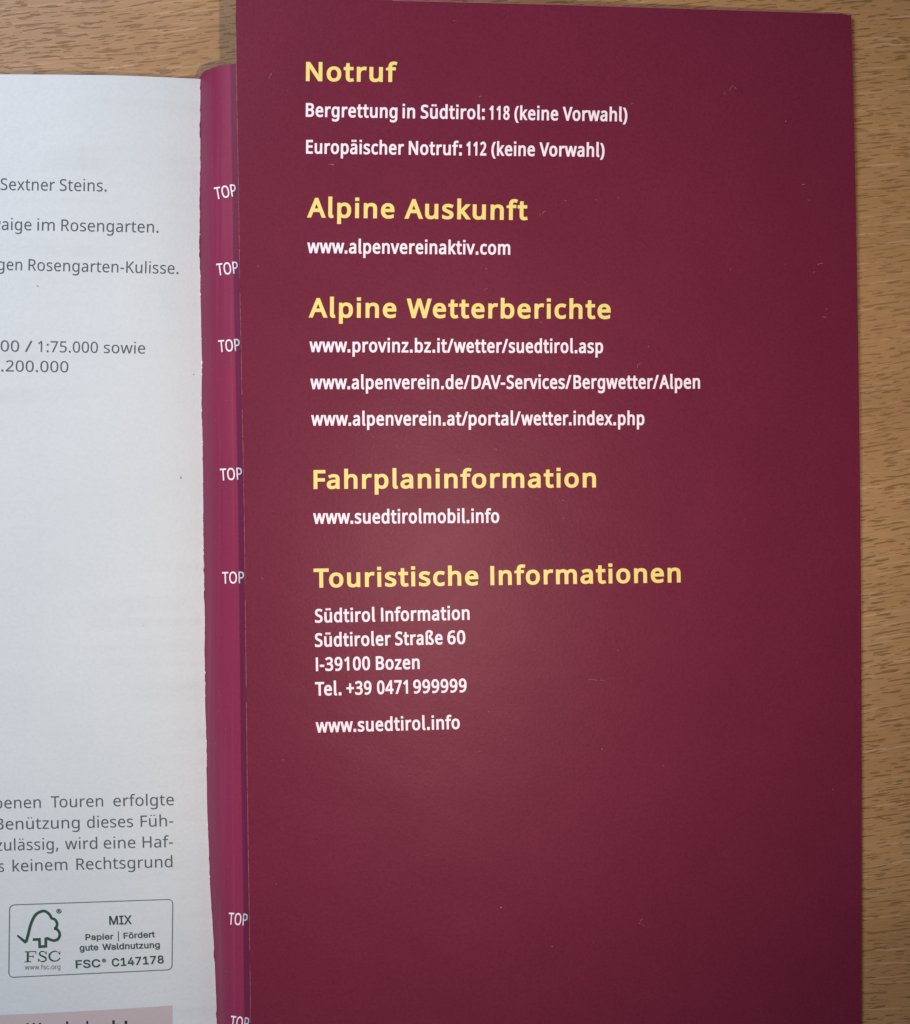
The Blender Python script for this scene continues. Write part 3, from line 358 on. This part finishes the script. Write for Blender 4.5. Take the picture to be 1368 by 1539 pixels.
for _k in ('i', ':', '.', 'ä', 'ö', 'ü', '!'):             # this typeface has square dots and a plain capital I
    _a, _c = GLYPHS['n'][_k]; _o = []
    for _s in _c:
        _p = np.array([int(v) for v in _s.split()]).reshape(-1, 2); _x0, _y0 = _p.min(0); _x1, _y1 = _p.max(0)
        if _x1 - _x0 < 215 and _y1 - _y0 < 215: 
            if _k in 'iäöü': _y0 += 62; _y1 += 24
            _o.append(f'{_x0+6} {_y0+6} {_x0+6} {_y1-6} {_x1-6} {_y1-6} {_x1-6} {_y0+6}')
        else: _o.append(_s)
    GLYPHS['n'][_k] = (_a, _o)
GLYPHS['n']['I'] = (361, ['242 0 119 0 119 1000 242 1000'])
KERN = {('V','o'):-45,('T','o'):-95,('T','e'):-95,('W','e'):-35,('W','a'):-45,('F','a'):-40,('V','-'):-30,('A','V'):-50,('D','A'):-15,('r','a'):-12,
        ('w','a'):-12,('k','t'):-5,('f',':'):30,('/','A'):-60,('r','.'):-50,('w','.'):-50,('F','o'):-30,('W','i'):-15,('f','o'):-15,('7','1'):-20,('1','1'):-15,('t','t'):-10}
_cache = {}
def glyph(font, ch, sx, bold):
    """triangulated glyph in cap units: width factor sx, every outline moved out by `bold`"""
    key = (font, ch, round(sx, 3), bold)
    if key in _cache: return _cache[key]
    adv, cs = GLYPHS[font][ch]
    polys = []
    for s in cs:
        a = np.array([int(v) for v in s.split()], float).reshape(-1, 2) / 1000.0
        a[:, 0] *= sx
        keep = [i for i in range(len(a)) if np.hypot(*(a[i] - a[i-1])) > 1e-4]; a = a[keep]
        if bold:
            # TrueType outlines run clockwise, PostScript ones the other way round
            e = np.roll(a, -1, 0) - a; e /= np.linalg.norm(e, axis=1)[:, None]
            nr = np.stack([-e[:, 1], e[:, 0]], 1) * (1 if font != 's' else -1)
            pn = np.roll(nr, 1, 0); d = 1 + (nr * pn).sum(1)
            mvec = (nr + pn) / np.maximum(d, .35)[:, None]
            a = a + mvec * bold
            a[:, 1] = (a[:, 1] + bold) / (1 + 2 * bold)
        polys.append(a)
    if not polys: _cache[key] = (np.zeros((0, 2)), []); return _cache[key]
    V = [Vector(p) for a in polys for p in a]; E = []; o = 0
    for a in polys:
        n = len(a); E += [(o + i, o + (i + 1) % n) for i in range(n)]; o += n
    vo, _, fo, *_r = delaunay_2d_cdt(V, E, [], 0, 1e-5)
    vo = np.array([(v.x, v.y) for v in vo])
    tri = np.array([f for f in fo if len(f) == 3]); c = vo[tri].mean(1)
    wn = np.zeros(len(c))
    for a in polys:
        p, q = a, np.roll(a, -1, 0)
        for (x0, y0), (x1, y1) in zip(p, q):
            up = (y0 <= c[:, 1]) & (y1 > c[:, 1]); dn = (y0 > c[:, 1]) & (y1 <= c[:, 1])
            if not (up.any() or dn.any()): continue
            side = (x1 - x0) * (c[:, 1] - y0) - (c[:, 0] - x0) * (y1 - y0)
            wn += np.where(up & (side > 0), 1, 0) - np.where(dn & (side < 0), 1, 0)
    r = (vo, [tuple(int(i) for i in t) for t in tri[wn != 0]])
    _cache[key] = r; return r

def ink(name, parts, zf, mat, parent, origin=(0, 0, 0), lift=.05, label=None):
    """parts: (text, x0, y0, x1, y1, cap px, font, bold, track): baseline from (x0,y0) to (x1,y1) in photograph pixels, laid on height zf"""
    V, F = [], []
    for text, x0, y0, x1, y1, cap, font, bold, track in parts:
        toks = []
        for i, ch in enumerate(text):
            f = font
            if font == 'n' and bold > .02 and ch in 'lt': f = 's'
            k = KERN.get((text[i-1], ch), 0) if i else 0
            toks.append((f, ch, k))
        L_ = math.hypot(x1 - x0, y1 - y0) / cap
        def bb(f, ch):
            a = [int(v) for s in GLYPHS[f][ch][1] for v in s.split()]
            return min(a[0::2]) / 1000, max(a[0::2]) / 1000
        f0, c0, _ = toks[0]; f1, c1, _ = toks[-1]
        l0 = bb(f0, c0)[0]; pos = 0; ps = []
        for f, ch, k in toks:
            pos += k / 1000; ps.append(pos); pos += GLYPHS[f][ch][0] / 1000
        nat = ps[-1] + bb(f1, c1)[1] - l0
        sx = (L_ - 2 * bold - track * (len(toks) - 1)) / nat
        dx, dy = (x1 - x0) / (L_ * cap), (y1 - y0) / (L_ * cap)
        for i, (f, ch, k) in enumerate(toks):
            gv, gf = glyph(f, ch, round(sx, 3), bold)
            ox = (ps[i] - l0) * sx + bold + track * i
            o = len(V)
            for gx, gy in gv:
                u = (ox + gx) * cap; v = gy * cap
                px = x0 + dx * u + dy * v; py = y0 + dy * u - dx * v
                V.append(W(px, py, zf(px, py) + lift))
            F += [(a + o, b + o, c + o) for a, b, c in gf]
    ob = mesh_obj(name, V, F, mat, parent, origin)
    if label: ob['label'] = label
    return ob

def stroke(name, lines, zf, mat, parent, origin, lift=.05, closed=False):
    """ribbons: (points in px, width in px)"""
    V, F = [], []
    for pts, wd in lines:
        a = np.array(pts, float); n = len(a); o = len(V)
        if closed:
            t = np.roll(a, -1, 0) - np.roll(a, 1, 0); t /= np.linalg.norm(t, axis=1)[:, None]; k = np.ones(n)
        else:
            e = np.diff(a, axis=0); e /= np.linalg.norm(e, axis=1)[:, None]
            t = np.vstack([e[:1], (e[:-1] + e[1:]) / 2, e[-1:]]); ln = np.linalg.norm(t, axis=1); k = 1 / np.maximum(ln, .6); t /= ln[:, None]
        nr = np.stack([-t[:, 1], t[:, 0]], 1)
        ws = np.broadcast_to(np.array(wd, float), (n,)) / 2
        for i in range(n):
            for s in (1, -1):
                x, y = a[i] + nr[i] * s * ws[i] * k[i]
                V.append(W(x, y, zf(x, y) + lift))
        for i in range(n if closed else n - 1):
            j = (i + 1) % n
            F.append((o+2*i, o+2*j, o+2*j+1, o+2*i+1))
    return mesh_obj(name, V, F, mat, parent, origin)

def blobs(name, items, zf, mat, parent, origin, lift=.05, height=.02, seed=3):
    """low irregular chips: (x, y, length px, width px, angle)"""
    R = random.Random(seed); V, F = [], []
    for x, y, ln, wd, an in items:
        o = len(V); n = 7; ca, sa = math.cos(an), math.sin(an)
        for i in range(n):
            t = 2 * math.pi * i / n; r = R.uniform(.65, 1.1)
            u, v = ln / 2 * r * math.cos(t), wd / 2 * r * math.sin(t)
            px, py = x + u * ca - v * sa, y + u * sa + v * ca
            V.append(W(px, py, zf(px, py) + lift))
        V.append(W(x, y, zf(x, y) + lift + height))
        F += [(o + (i + 1) % n, o + i, o + n) for i in range(n)]
    return mesh_obj(name, V, F, mat, parent, origin)

def smoothline(pts, n=8, closed=False):
    P = [np.array(p, float) for p in pts]; out = []
    m = len(P)
    for i in range(m if closed else m - 1):
        g = lambda k: P[k % m] if closed else P[min(max(k, 0), m - 1)]
        p0, p1, p2, p3 = g(i-1), g(i), g(i+1), g(i+2)
        for j in range(n):
            t = j / n
            out.append(.5 * ((2*p1) + (-p0+p2)*t + (2*p0-5*p1+4*p2-p3)*t*t + (-p0+3*p1-3*p2+p3)*t**3))
    if not closed: out.append(P[-1])
    return out

# ------------------------------------------------------------------ the setting: the table top
def table_top():
    import bmesh
    bm = bmesh.new(); bmesh.ops.create_cube(bm, size=1)
    for v in bm.verts: v.co = Vector((v.co.x * 1.1, v.co.y * .8, v.co.z * .025 - .0125))
    bmesh.ops.bevel(bm, geom=list(bm.edges), offset=.002, segments=2, affect='EDGES')
    me = bpy.data.meshes.new('table_top'); bm.to_mesh(me); bm.free(); me.materials.append(M['wood'])
    o = bpy.data.objects.new('table_top', me); COL.objects.link(o)
    o['kind'] = 'structure'; o['label'] = 'brown wooden table top with short dark grain flecks under the book'
table_top()

BOT = 1705.0
# ------------------------------------------------------------------ the guidebook: cover, block of pages, last page
bo = W(300, 769.5, 0)
book = empty('guidebook', bo, 'open paperback guidebook with white printed last page and narrow crimson cover strip', 'book')
pxs = [-620, -400, -200, 0, 80, 140, 180, 210, 230, 245, 256] + list(range(262, 430, 3)) + list(range(430, 500, 12)) + list(range(500, 1190, 40))
cover_top = interp([(-620, 120), (0, 124), (290, 124), (300, 117), (302, 113), (304, 109.5), (308, 106.3), (314, 103.8), (325, 100.3), (340, 97.2), (355, 95.0), (380, 94), (1180, 100)])
rows = []
for k in range(60):
    v = k / 59; r = []
    for x in pxs:
        yt = cover_top(x); y = yt + (BOT + 8 - yt) * v; r.append(W(x, y, z_cover(x, y)))
    rows.append(r)
V, F = solid_grid(rows, .35)
cover = mesh_obj('cover', V, F, M['cover'], book, bo, True)

page_top = interp([(-620, 108), (0, 111.6), (90, 112), (170, 113.0), (240, 115.6), (302, 118.6), (340, 120)])
R = random.Random(11)
jag = 0; rows = []
cols = [-620, -450, -300, -150, -60, 0, 30, 60, 90, 115, 140, 160, 180, 195, 210, 222, 234, 246, 256, 266, 274, 282, 288, 294, 298]
NR = 560
for k in range(NR + 1):
    v = k / NR; yy = 118 + (BOT - 118) * v
    jag = jag * .72 + R.gauss(0, .30)
    if R.random() < .02: jag += R.choice((-1.1, 1.2))
    xr = page_r(yy) + jag; r = []
    for x in cols:
        xx = x if x < 250 else 250 + (x - 250) * (xr - 250) / 50.0
        yt = page_top(xx); y = yt + (BOT - yt) * v; r.append(W(xx, y, z_page(xx, y)))
    yt = page_top(xr); y = yt + (BOT - yt) * v; r.append(W(xr, y, z_page(xr, y))); rows.append(r)
V, F = solid_grid(rows, .09)
page = mesh_obj('page', V, F, M['page'], book, bo, True)

rows = []                                   # the pages beneath
for k in range(40):
    v = k / 39; r = []
    for x in cols:
        xx = x if x < 250 else 250 + (x - 250) * .88
        yt = page_top(xx) + .8; r.append(W(xx, yt + (BOT - 1.5 - yt) * v, z_page(xx, 700) - .5))
    rows.append(r)
V, F = solid_grid(rows, 1)
n = len(rows) * len(rows[0]); ring_n = (len(V) - 2 * n) // 2
low = lambda p: (p[0], p[1], (z_cover(684 + p[0] * 8000) + .45) / 1000)
V = V[:n] + [low(p) for p in V[:n]] + V[2*n:2*n+ring_n] + [low(p) for p in V[2*n:2*n+ring_n]]
mesh_obj('page_block', V, F, M['block'], book, bo, False)

# torn glue and fibre crumbs along the page's edge
it = []
for y, s in ((250, 2), (290, 1.5), (318, 2), (352, 3), (415, 3), (442, 4), (509, 2.5), (545, 5.5), (552, 3), (563, 3.5), (598, 3.2), (617, 4), (664, 3.5), (669, 2.5), (724, 2), (781, 2),
             (806, 1.6), (874, 2.2), (928, 2.2), (981, 2.2), (1011, 4), (1018, 3), (1027, 2.4), (1046, 3), (1094, 2), (1114, 3.4), (1121, 2), (1141, 2), (1318, 2.6), (1240, 1.5)):
    it.append((page_r(y) + .3, y, s * R.uniform(.9, 1.3), s * .42, R.uniform(1.2, 1.9)))
blobs('paper_fibres', it, z_page, M['fibre'], book, bo, .03, .18)['kind'] = 'stuff'

G = dict(font='n')
def P(text, x0, y0, x1, y1, cap, bold=0.0, track=0.0, font='n'): return (text, x0, y0, x1, y1, cap, font, bold, track)
def page_line(ws, y0, y1, xr, cap, **k):
    """words (text, x0, x1) on a baseline that runs from (0,y0) bending to (xr,y1)"""
    yb = lambda x: y0 + (y1 - y0) * (max(x, -60) / xr) ** 1.0 if x > 0 else y0
    return ink('text_line', [P(t, a, yb(a), b, yb(b), cap, k.get('bold', .002), k.get('track', .02)) for t, a, b in ws], z_page, k.get('mat', M['grey']), page, bo, .05)
page_line([('Sextner', .7, 82), ('Steins.', 89.6, 160)], 285.3, 287.6, 160, 17.6)
page_line([('waige', -16.5, 47), ('im', 56, 82), ('Rosengarten.', 92, 238)], 345.2, 349.6, 238, 17.4)
page_line([('gen', -4, 33), ('Rosengarten-Kulisse.', 42.6, 268)], 405.5, 411.6, 268, 17.2)
page_line([('00', .8, 28.5), ('/', 37.4, 48.4), ('1:75.000', 57, 147), ('sowie', 156, 218)], 528.0, 531.4, 218, 16.6)
page_line([('.200.000', 2, 102.5)], 558.0, 559.5, 102, 16.6)
page_line([('benen', -8, 61.4), ('Touren', 76.5, 155), ('erfolgte', 170.5, 261.4)], 1215.4, 1210.2, 261, 17.0)
page_line([('Benützung', -7, 119.7), ('dieses', 131, 200), ('Füh-', 211.5, 260.3)], 1247.2, 1241.8, 260, 17.0)
page_line([('zulässig,', -6, 87.6), ('wird', 97.8, 146.3), ('eine', 156, 203.6), ('Haf-', 214.5, 260)], 1278.8, 1273.4, 260, 17.0)
page_line([('s', -1.5, 6), ('keinem', 19, 101.3), ('Rechtsgrund', 115, 259.3)], 1310.6, 1303.4, 259, 17.0)

# the certification mark: frame, tree, letters
def fz(x, y): return (x / 4.886, 1340 + y / 4.886)
def rounded(c, r, n=6):
    out = []
    m = len(c)
    for i in range(m):
        p, a, b = np.array(c[i], float), np.array(c[i-1], float), np.array(c[(i+1) % m], float)
        ua, ub = (a - p) / np.linalg.norm(a - p), (b - p) / np.linalg.norm(b - p)
        for k in range(n + 1):
            t = k / n; q0, q1 = p + ua * r, p + ub * r
            out.append((1-t)**2 * q0 + 2*t*(1-t) * p + t*t * q1)
        e = b - p
        for k in range(1, 8): out.append(p + ub * r + (b - ub * r - p - ub * r) * k / 8)
    return out
stroke('mark_frame', [(rounded([fz(70, 99), fz(1269, 57), fz(1263, 574), fz(64, 631)], 8), 1.35)], z_page, M['softgreen'], page, bo, .06, True)
tree = smoothline([fz(*p) for p in ((190, 372), (206, 318), (226, 240), (262, 170), (318, 143), (358, 163), (377, 194))], 7)
tree2 = smoothline([fz(*p) for p in ((372, 194), (404, 207), (419, 236), (412, 264), (398, 272))], 6)
tree3 = smoothline([fz(*p) for p in ((398, 270), (425, 284), (439, 318), (424, 350), (392, 360), (352, 346))], 6)
stroke('tree_emblem', [([fz(126, 322), fz(160, 350), fz(191, 376)], [2.6, 4.0, 4.5]), (tree, 4.2), (tree2, 4.0), (tree3, 4.1),
       ([fz(356, 343), fz(336, 347), fz(336, 402), fz(291, 406), fz(289, 351), fz(240, 353)], 4.0)], z_page, M['green'], page, bo, .06)
# wide serif letters of the mark
def S(x, y): return fz(x, y)
ser = [([S(204, 440), S(203, 515)], 3.0), ([S(182, 443), S(262, 440)], 1.3), ([S(262, 438), S(262, 460)], 1.2), ([S(204, 477), S(243, 476)], 1.2), ([S(243, 466), S(243, 488)], 1.1), ([S(180, 517), S(228, 515)], 1.3)]
ser += [(smoothline([S(338, 458), S(322, 441), S(298, 443), S(290, 457), S(300, 470), S(328, 482), S(338, 496), S(328, 511), S(300, 514), S(283, 496)], 5), [1.0]*5 + [1.6]*10 + [2.6]*15 + [1.8]*10 + [1.2]*6),
        ([S(339, 438), S(339, 462)], 1.0), ([S(282, 492), S(282, 516)], 1.0),
        (smoothline([S(438, 462), S(422, 443), S(394, 440), S(368, 456), S(362, 478), S(372, 500), S(398, 511), S(424, 505), S(441, 488)], 5), [1.1]*8 + [1.8]*7 + [2.7]*14 + [1.6]*12),
        ([S(439, 438), S(439, 464)], 1.0)]
stroke('mark_letters', ser, z_page, M['green'], page, bo, .06)
def F5(t, x0, y0, x1, y1, cap, bold=.02, track=.02):
    a, b = fz(x0, y0), fz(x1, y1); return (t, a[0], a[1], b[0], b[1], cap / 4.886, 'i', bold, track)
ink('text_line', [F5('www.fsc.org', 182, 574, 442, 570, 36, .0, .0)], z_page, M['softgreen'], page, bo, .06)
ink('text_line', [F5('®', 414, 172, 452, 171, 44, .02)], z_page, M['green'], page, bo, .06)
ink('text_line', [F5('MIX', 803, 246, 968, 240, 66, .028)], z_page, M['green'], page, bo, .06)
ink('text_line', [F5('Papier', 628, 358, 833, 352, 45, .036), F5('|', 866, 351, 872, 351, 45, .0), F5('Fördert', 908, 348, 1138, 336, 45, .036)], z_page, M['green'], page, bo, .06)
ink('text_line', [F5('gute', 585, 437, 722, 432, 47, .036), F5('Waldnutzung', 752, 431, 1174, 414, 47, .036)], z_page, M['green'], page, bo, .06)
ink('text_line', [F5('FSC', 557, 565, 738, 556, 60, .036), F5('®', 750, 530, 780, 528, 36, .02), F5('C147178', 822, 552, 1204, 528, 60, .036)], z_page, M['green'], page, bo, .06)
# tinted box at the foot of the page
rows = []
for k in range(6):
    rows.append([W(x, (1525.4 + (1511.3 - 1525.4) * max(0, x / 259.0) ** 1.25) * (1 - k/5) + 1690 * k / 5, z_page(x, 1530) + .028) for x in [-560, -300, 0] + list(range(20, 180, 20)) + list(range(180, 260, 5)) + [259]])
V = [p for r in rows for p in r]; C = len(rows[0])
mesh_obj('tinted_box', V, [((i+1)*C+j, (i+1)*C+j+1, i*C+j+1, i*C+j) for i in range(5) for j in range(C-1)], M['pink'], page, bo)
page_line([('Wand', 40, 103), ('erd', 106, 133), ('ach!', 137, 192)], 1559.0, 1554.2, 192, 20, bold=.03, mat=M['dark'])
blobs('page_specks', [(57, 430, 5, 2.2, .7), (272, 718, 2.2, 5, .2), (291, 563, 2, 2, 0), (96, 498, 1.2, 1.2, 0), (206, 320, 1.2, 1.2, 0), (215, 940, 1.5, 1, 0)], z_page, M['brownspeck'], page, bo, .04, .01)['kind'] = 'stuff'

# TOP, printed down the cover strip
for x0, x1, yb0, yb1, cap in ((324.5, 356.4, 299.8, 294.0, 18.2), (327.0, 358.8, 414.2, 410.4, 18.0), (329.2, 361.2, 529.4, 526.8, 18.0), (331.4, 364.4, 722.4, 720.4, 18.0),
                              (334.2, 367.2, 877.4, 876.4, 17.6), (343.0, 371.6, 1389.6, 1391.4, 18.0), (345.4, 373.2, 1544.5, 1547.5, 18.0)):
    ink('printed_word', [P('TOP', x0, yb0, x1, yb1, cap, .012, .02)], z_cover, M['white'], cover, bo, .13)

# ------------------------------------------------------------------ the maroon leaflet lying on the book
lo = W(820, 769.5, 0)
leaf = empty('leaflet', lo, 'dark maroon card leaflet with yellow headings and white contact lines', 'leaflet')
l_left = interp([(-5, 353.8), (95, 354.9), (320, 358.6), (410, 359.8), (600, 363.4), (800, 367.0), (1200, 371.6), (1400, 374.6), (1539, 376.4), (1705, 378.4)], True)
l_right = interp([(15, 1279.6), (30, 1280.2), (150, 1283.4), (300, 1286.6), (600, 1291.4), (900, 1294.4), (1239, 1295.6), (1539, 1295.0), (1705, 1294.2)], True)
l_top = interp([(350, -5.5), (583, -.4), (860, 6.5), (1100, 14.2), (1250, 19.2), (1276, 20.2), (1280, 21.6), (1300, 22)])
us = [0, .0012, .003, .008] + [i / 60 for i in range(1, 60)] + [.992, .9965, .9990, 1]
rows = []
for k in range(91):
    v = k / 90; r = []
    for u in us:
        ya = (1 - v) * 10 + v * BOT; x = l_left(ya) + (l_right(ya) - l_left(ya)) * u
        yt = l_top(x); r.append(W(x, yt + (BOT - yt) * v, z_leaf(x)))
    rows.append(r)
V, F = solid_grid(rows, .38)
sheet = mesh_obj('card_sheet', V, F, M['leaf'], leaf, lo, True)
HB, WB = .042, .035
def heading(ws, yl, yr, cap):
    xa, xb = ws[0][1], ws[-1][2]; yb = lambda x: yl + (yr - yl) * (x - xa) / (xb - xa)
    ink('heading', [P(t, a, yb(a), b, yb(b), cap, HB, .10) for t, a, b in ws], z_leaf, M['yellow'], leaf, lo, .06)
def line(ws, yl, yr, cap=20.8):
    xa, xb = ws[0][1], ws[-1][2]; yb = lambda x: yl + (yr - yl) * (x - xa) / (xb - xa)
    ink('text_line', [P(t, a, yb(a), b, yb(b), cap, WB, .055) for t, a, b in ws], z_leaf, M['white'], leaf, lo, .06)
heading([('Notruf', 459.8, 597)], 121.8, 123.2, 29)
line([('Bergrettung', 459.6, 597.3), ('in', 605, 623.9), ('Südtirol:', 632.4, 728.5), ('118', 735.5, 766), ('(keine', 773.2, 839), ('Vorwahl)', 846, 942.9)], 175.4, 182.6)
line([('Europäischer', 460, 607), ('Notruf:', 614.4, 694.2), ('112', 701, 731), ('(keine', 738.6, 804), ('Vorwahl)', 811, 908.7)], 230.8, 235.8)
heading([('Alpine', 462, 592.8), ('Auskunft', 608.4, 793)], 326.8, 330.8, 29.6)
line([('www.alpenvereinaktiv.com', 462, 767)], 380.4, 382.8)
heading([('Alpine', 464.5, 595.8), ('Wetterberichte', 611.6, 918)], 477.2, 479.4, 29.3)
line([('www.provinz.bz.it/', 465.3, 681.5), ('wetter/', 682.2, 763.6), ('suedtirol.asp', 764.8, 906.6)], 529.2, 530.8)
line([('www.alpenverein.de/', 466.6, 706), ('DAV-', 709, 759.5), ('Services/', 761.6, 858.8), ('Bergwetter/', 862, 990.2), ('Alpen', 991.2, 1052.4)], 585, 584.2)
line([('www.alpenverein.at/', 467.9, 703.2), ('portal/', 704.6, 782.6), ('wetter.index.php', 783.6, 968.8)], 639.8, 638.9)
heading([('Fahrplaninformation', 471.4, 896)], 735.0, 732.6, 28.6)
line([('www.suedtirolmobil.info', 470.9, 750.6)], 787.4, 785.8)
heading([('Touristische', 471.6, 719.2), ('Informationen', 737.4, 1023.3)], 883.4, 875.4, 28.8)
line([('Südtirol', 473.6, 564.2), ('Information', 573, 706)], 936.0, 931.6, 20.6)
line([('Südtiroler', 473.6, 587.6), ('Straße', 594.2, 665.5), ('60', 672.7, 699.7)], 972.4, 968.0, 20.6)
line([('I-39100', 475, 556.5), ('Bozen', 565.2, 631)], 1008.8, 1005.6, 20.6)
line([('Tel.', 474, 513.3), ('+39', 521, 558.7), ('0471', 567, 613.5), ('999999', 621.4, 701.7)], 1045.8, 1040.4, 20.6)
line([('www.suedtirol.info', 475, 691.4)], 1101.4, 1095.8, 20.6)

# worn cut edges, scuffs, dust, and flash sparkle painted as pale specks
segs = []
for a in range(0, 1700, 22):
    if R.random() < .93:
        ys = [a + t * R.uniform(.90, 1.0) * 22 for t in (0, .25, .5, .75, 1)]
        segs.append(([(l_left(y) + .5, y) for y in ys], [R.uniform(.25, .9) for _ in ys]))
segs.append(([(x, l_top(x) + .7) for x in range(590, 1276, 14)], .8))
segs.append(([(1266, l_top(1266) + .8), (1273, l_top(1273) + .9), (1278, l_top(1278) + 1.0)], [.6, 1.8, 2.2]))
stroke('worn_edge', segs, z_leaf, M['wear'], leaf, lo, .03)
sg = []
for x, y, dx, dy, wd in ((404, 119, 5, -8, .8), (407, 113, 1.5, -3, .6), (815, 322, 5, -5, .9), (811, 324, 2, -2, .7), (1097, 137, 5, -9, .7), (1102, 130, 5, 4, .7), (1088, 142, 3, -3, .5),
                         (494, 248, 9, -1, .8), (498, 247, 4, 1.5, 1.0), (720, 146, 4, -2, .8), (848, 301, 4, 1, .7), (958, 553, 2.5, -6, .8), (961, 548, 3, -3, .5), (974, 522, 2, -2, .9), (728, 437, 5, -4, .5),
                         (742, 675, 5, 1, .7), (884, 1022, 14, 1, .7), (902, 1023, 7, .5, .5), (744, 865, 3, -2, .5), (1230, 397, 7, -1, .8), (1222, 411, 3, -3, .8), (1205, 278, 5, -1, 1.2), (1214, 300, 4, 3, .6),
                         (962, 1385, 5, -4, .8), (966, 1390, 3, 2, .6), (392, 868, 4, 3, .7), (948, 157, 4, -2, .7), (1236, 476, 6, 2, 1.0), (1180, 182, 3, 0, .8)):
    mx, my = x + dx * .5 + dy * .12, y + dy * .5 - dx * .12
    sg.append((smoothline([(x, y), (mx, my), (x + dx, y + dy)], 4), [wd * .2] + [wd * .55] * 7 + [wd * .2]))
stroke('scuff_marks', sg, z_leaf, M['speck'], leaf, lo, .04)['kind'] = 'stuff'
it = []
for k in range(110):
    if k < 80: x, y = R.gauss(660, 140), R.gauss(830, 130)  # clustered in the flash highlight: its sparkle, painted as pale chips
    else: x, y = R.uniform(380, 1280), R.uniform(30, 1500)  # stray dust over the whole card
    if not (372 < x < 1288 and 26 < y < 1530): continue
    s = R.choice((.5, .6, .8, 1.0, 1.3)) * 1.0
    it.append((x, y, s * R.uniform(1, 1.9), s, R.uniform(0, 3.1)))
for x, y, s in ((753, 1364, 2.6), (905, 1126, 1.8), (813, 484, 2), (1181, 182, 1.8), (1230, 397, 2), (962, 1388, 1.6), (683, 31, 1.5), (388, 400, 1.8), (1180, 397, 1.4), (896, 300, 1.6), (930, 297, 1.6)):
    it.append((x, y, s, s * .8, .4))
blobs('dust_and_glint_specks', it, z_leaf, M['speck'], leaf, lo, .045, .03)['kind'] = 'stuff'
it = [(R.uniform(315, 350), R.uniform(130, 1530), R.uniform(.8, 1.8), .8, R.uniform(0, 3)) for _ in range(40)]
blobs('dust_and_glint_specks', it, z_cover, M['speck'], cover, bo, .07, .03)['kind'] = 'stuff'
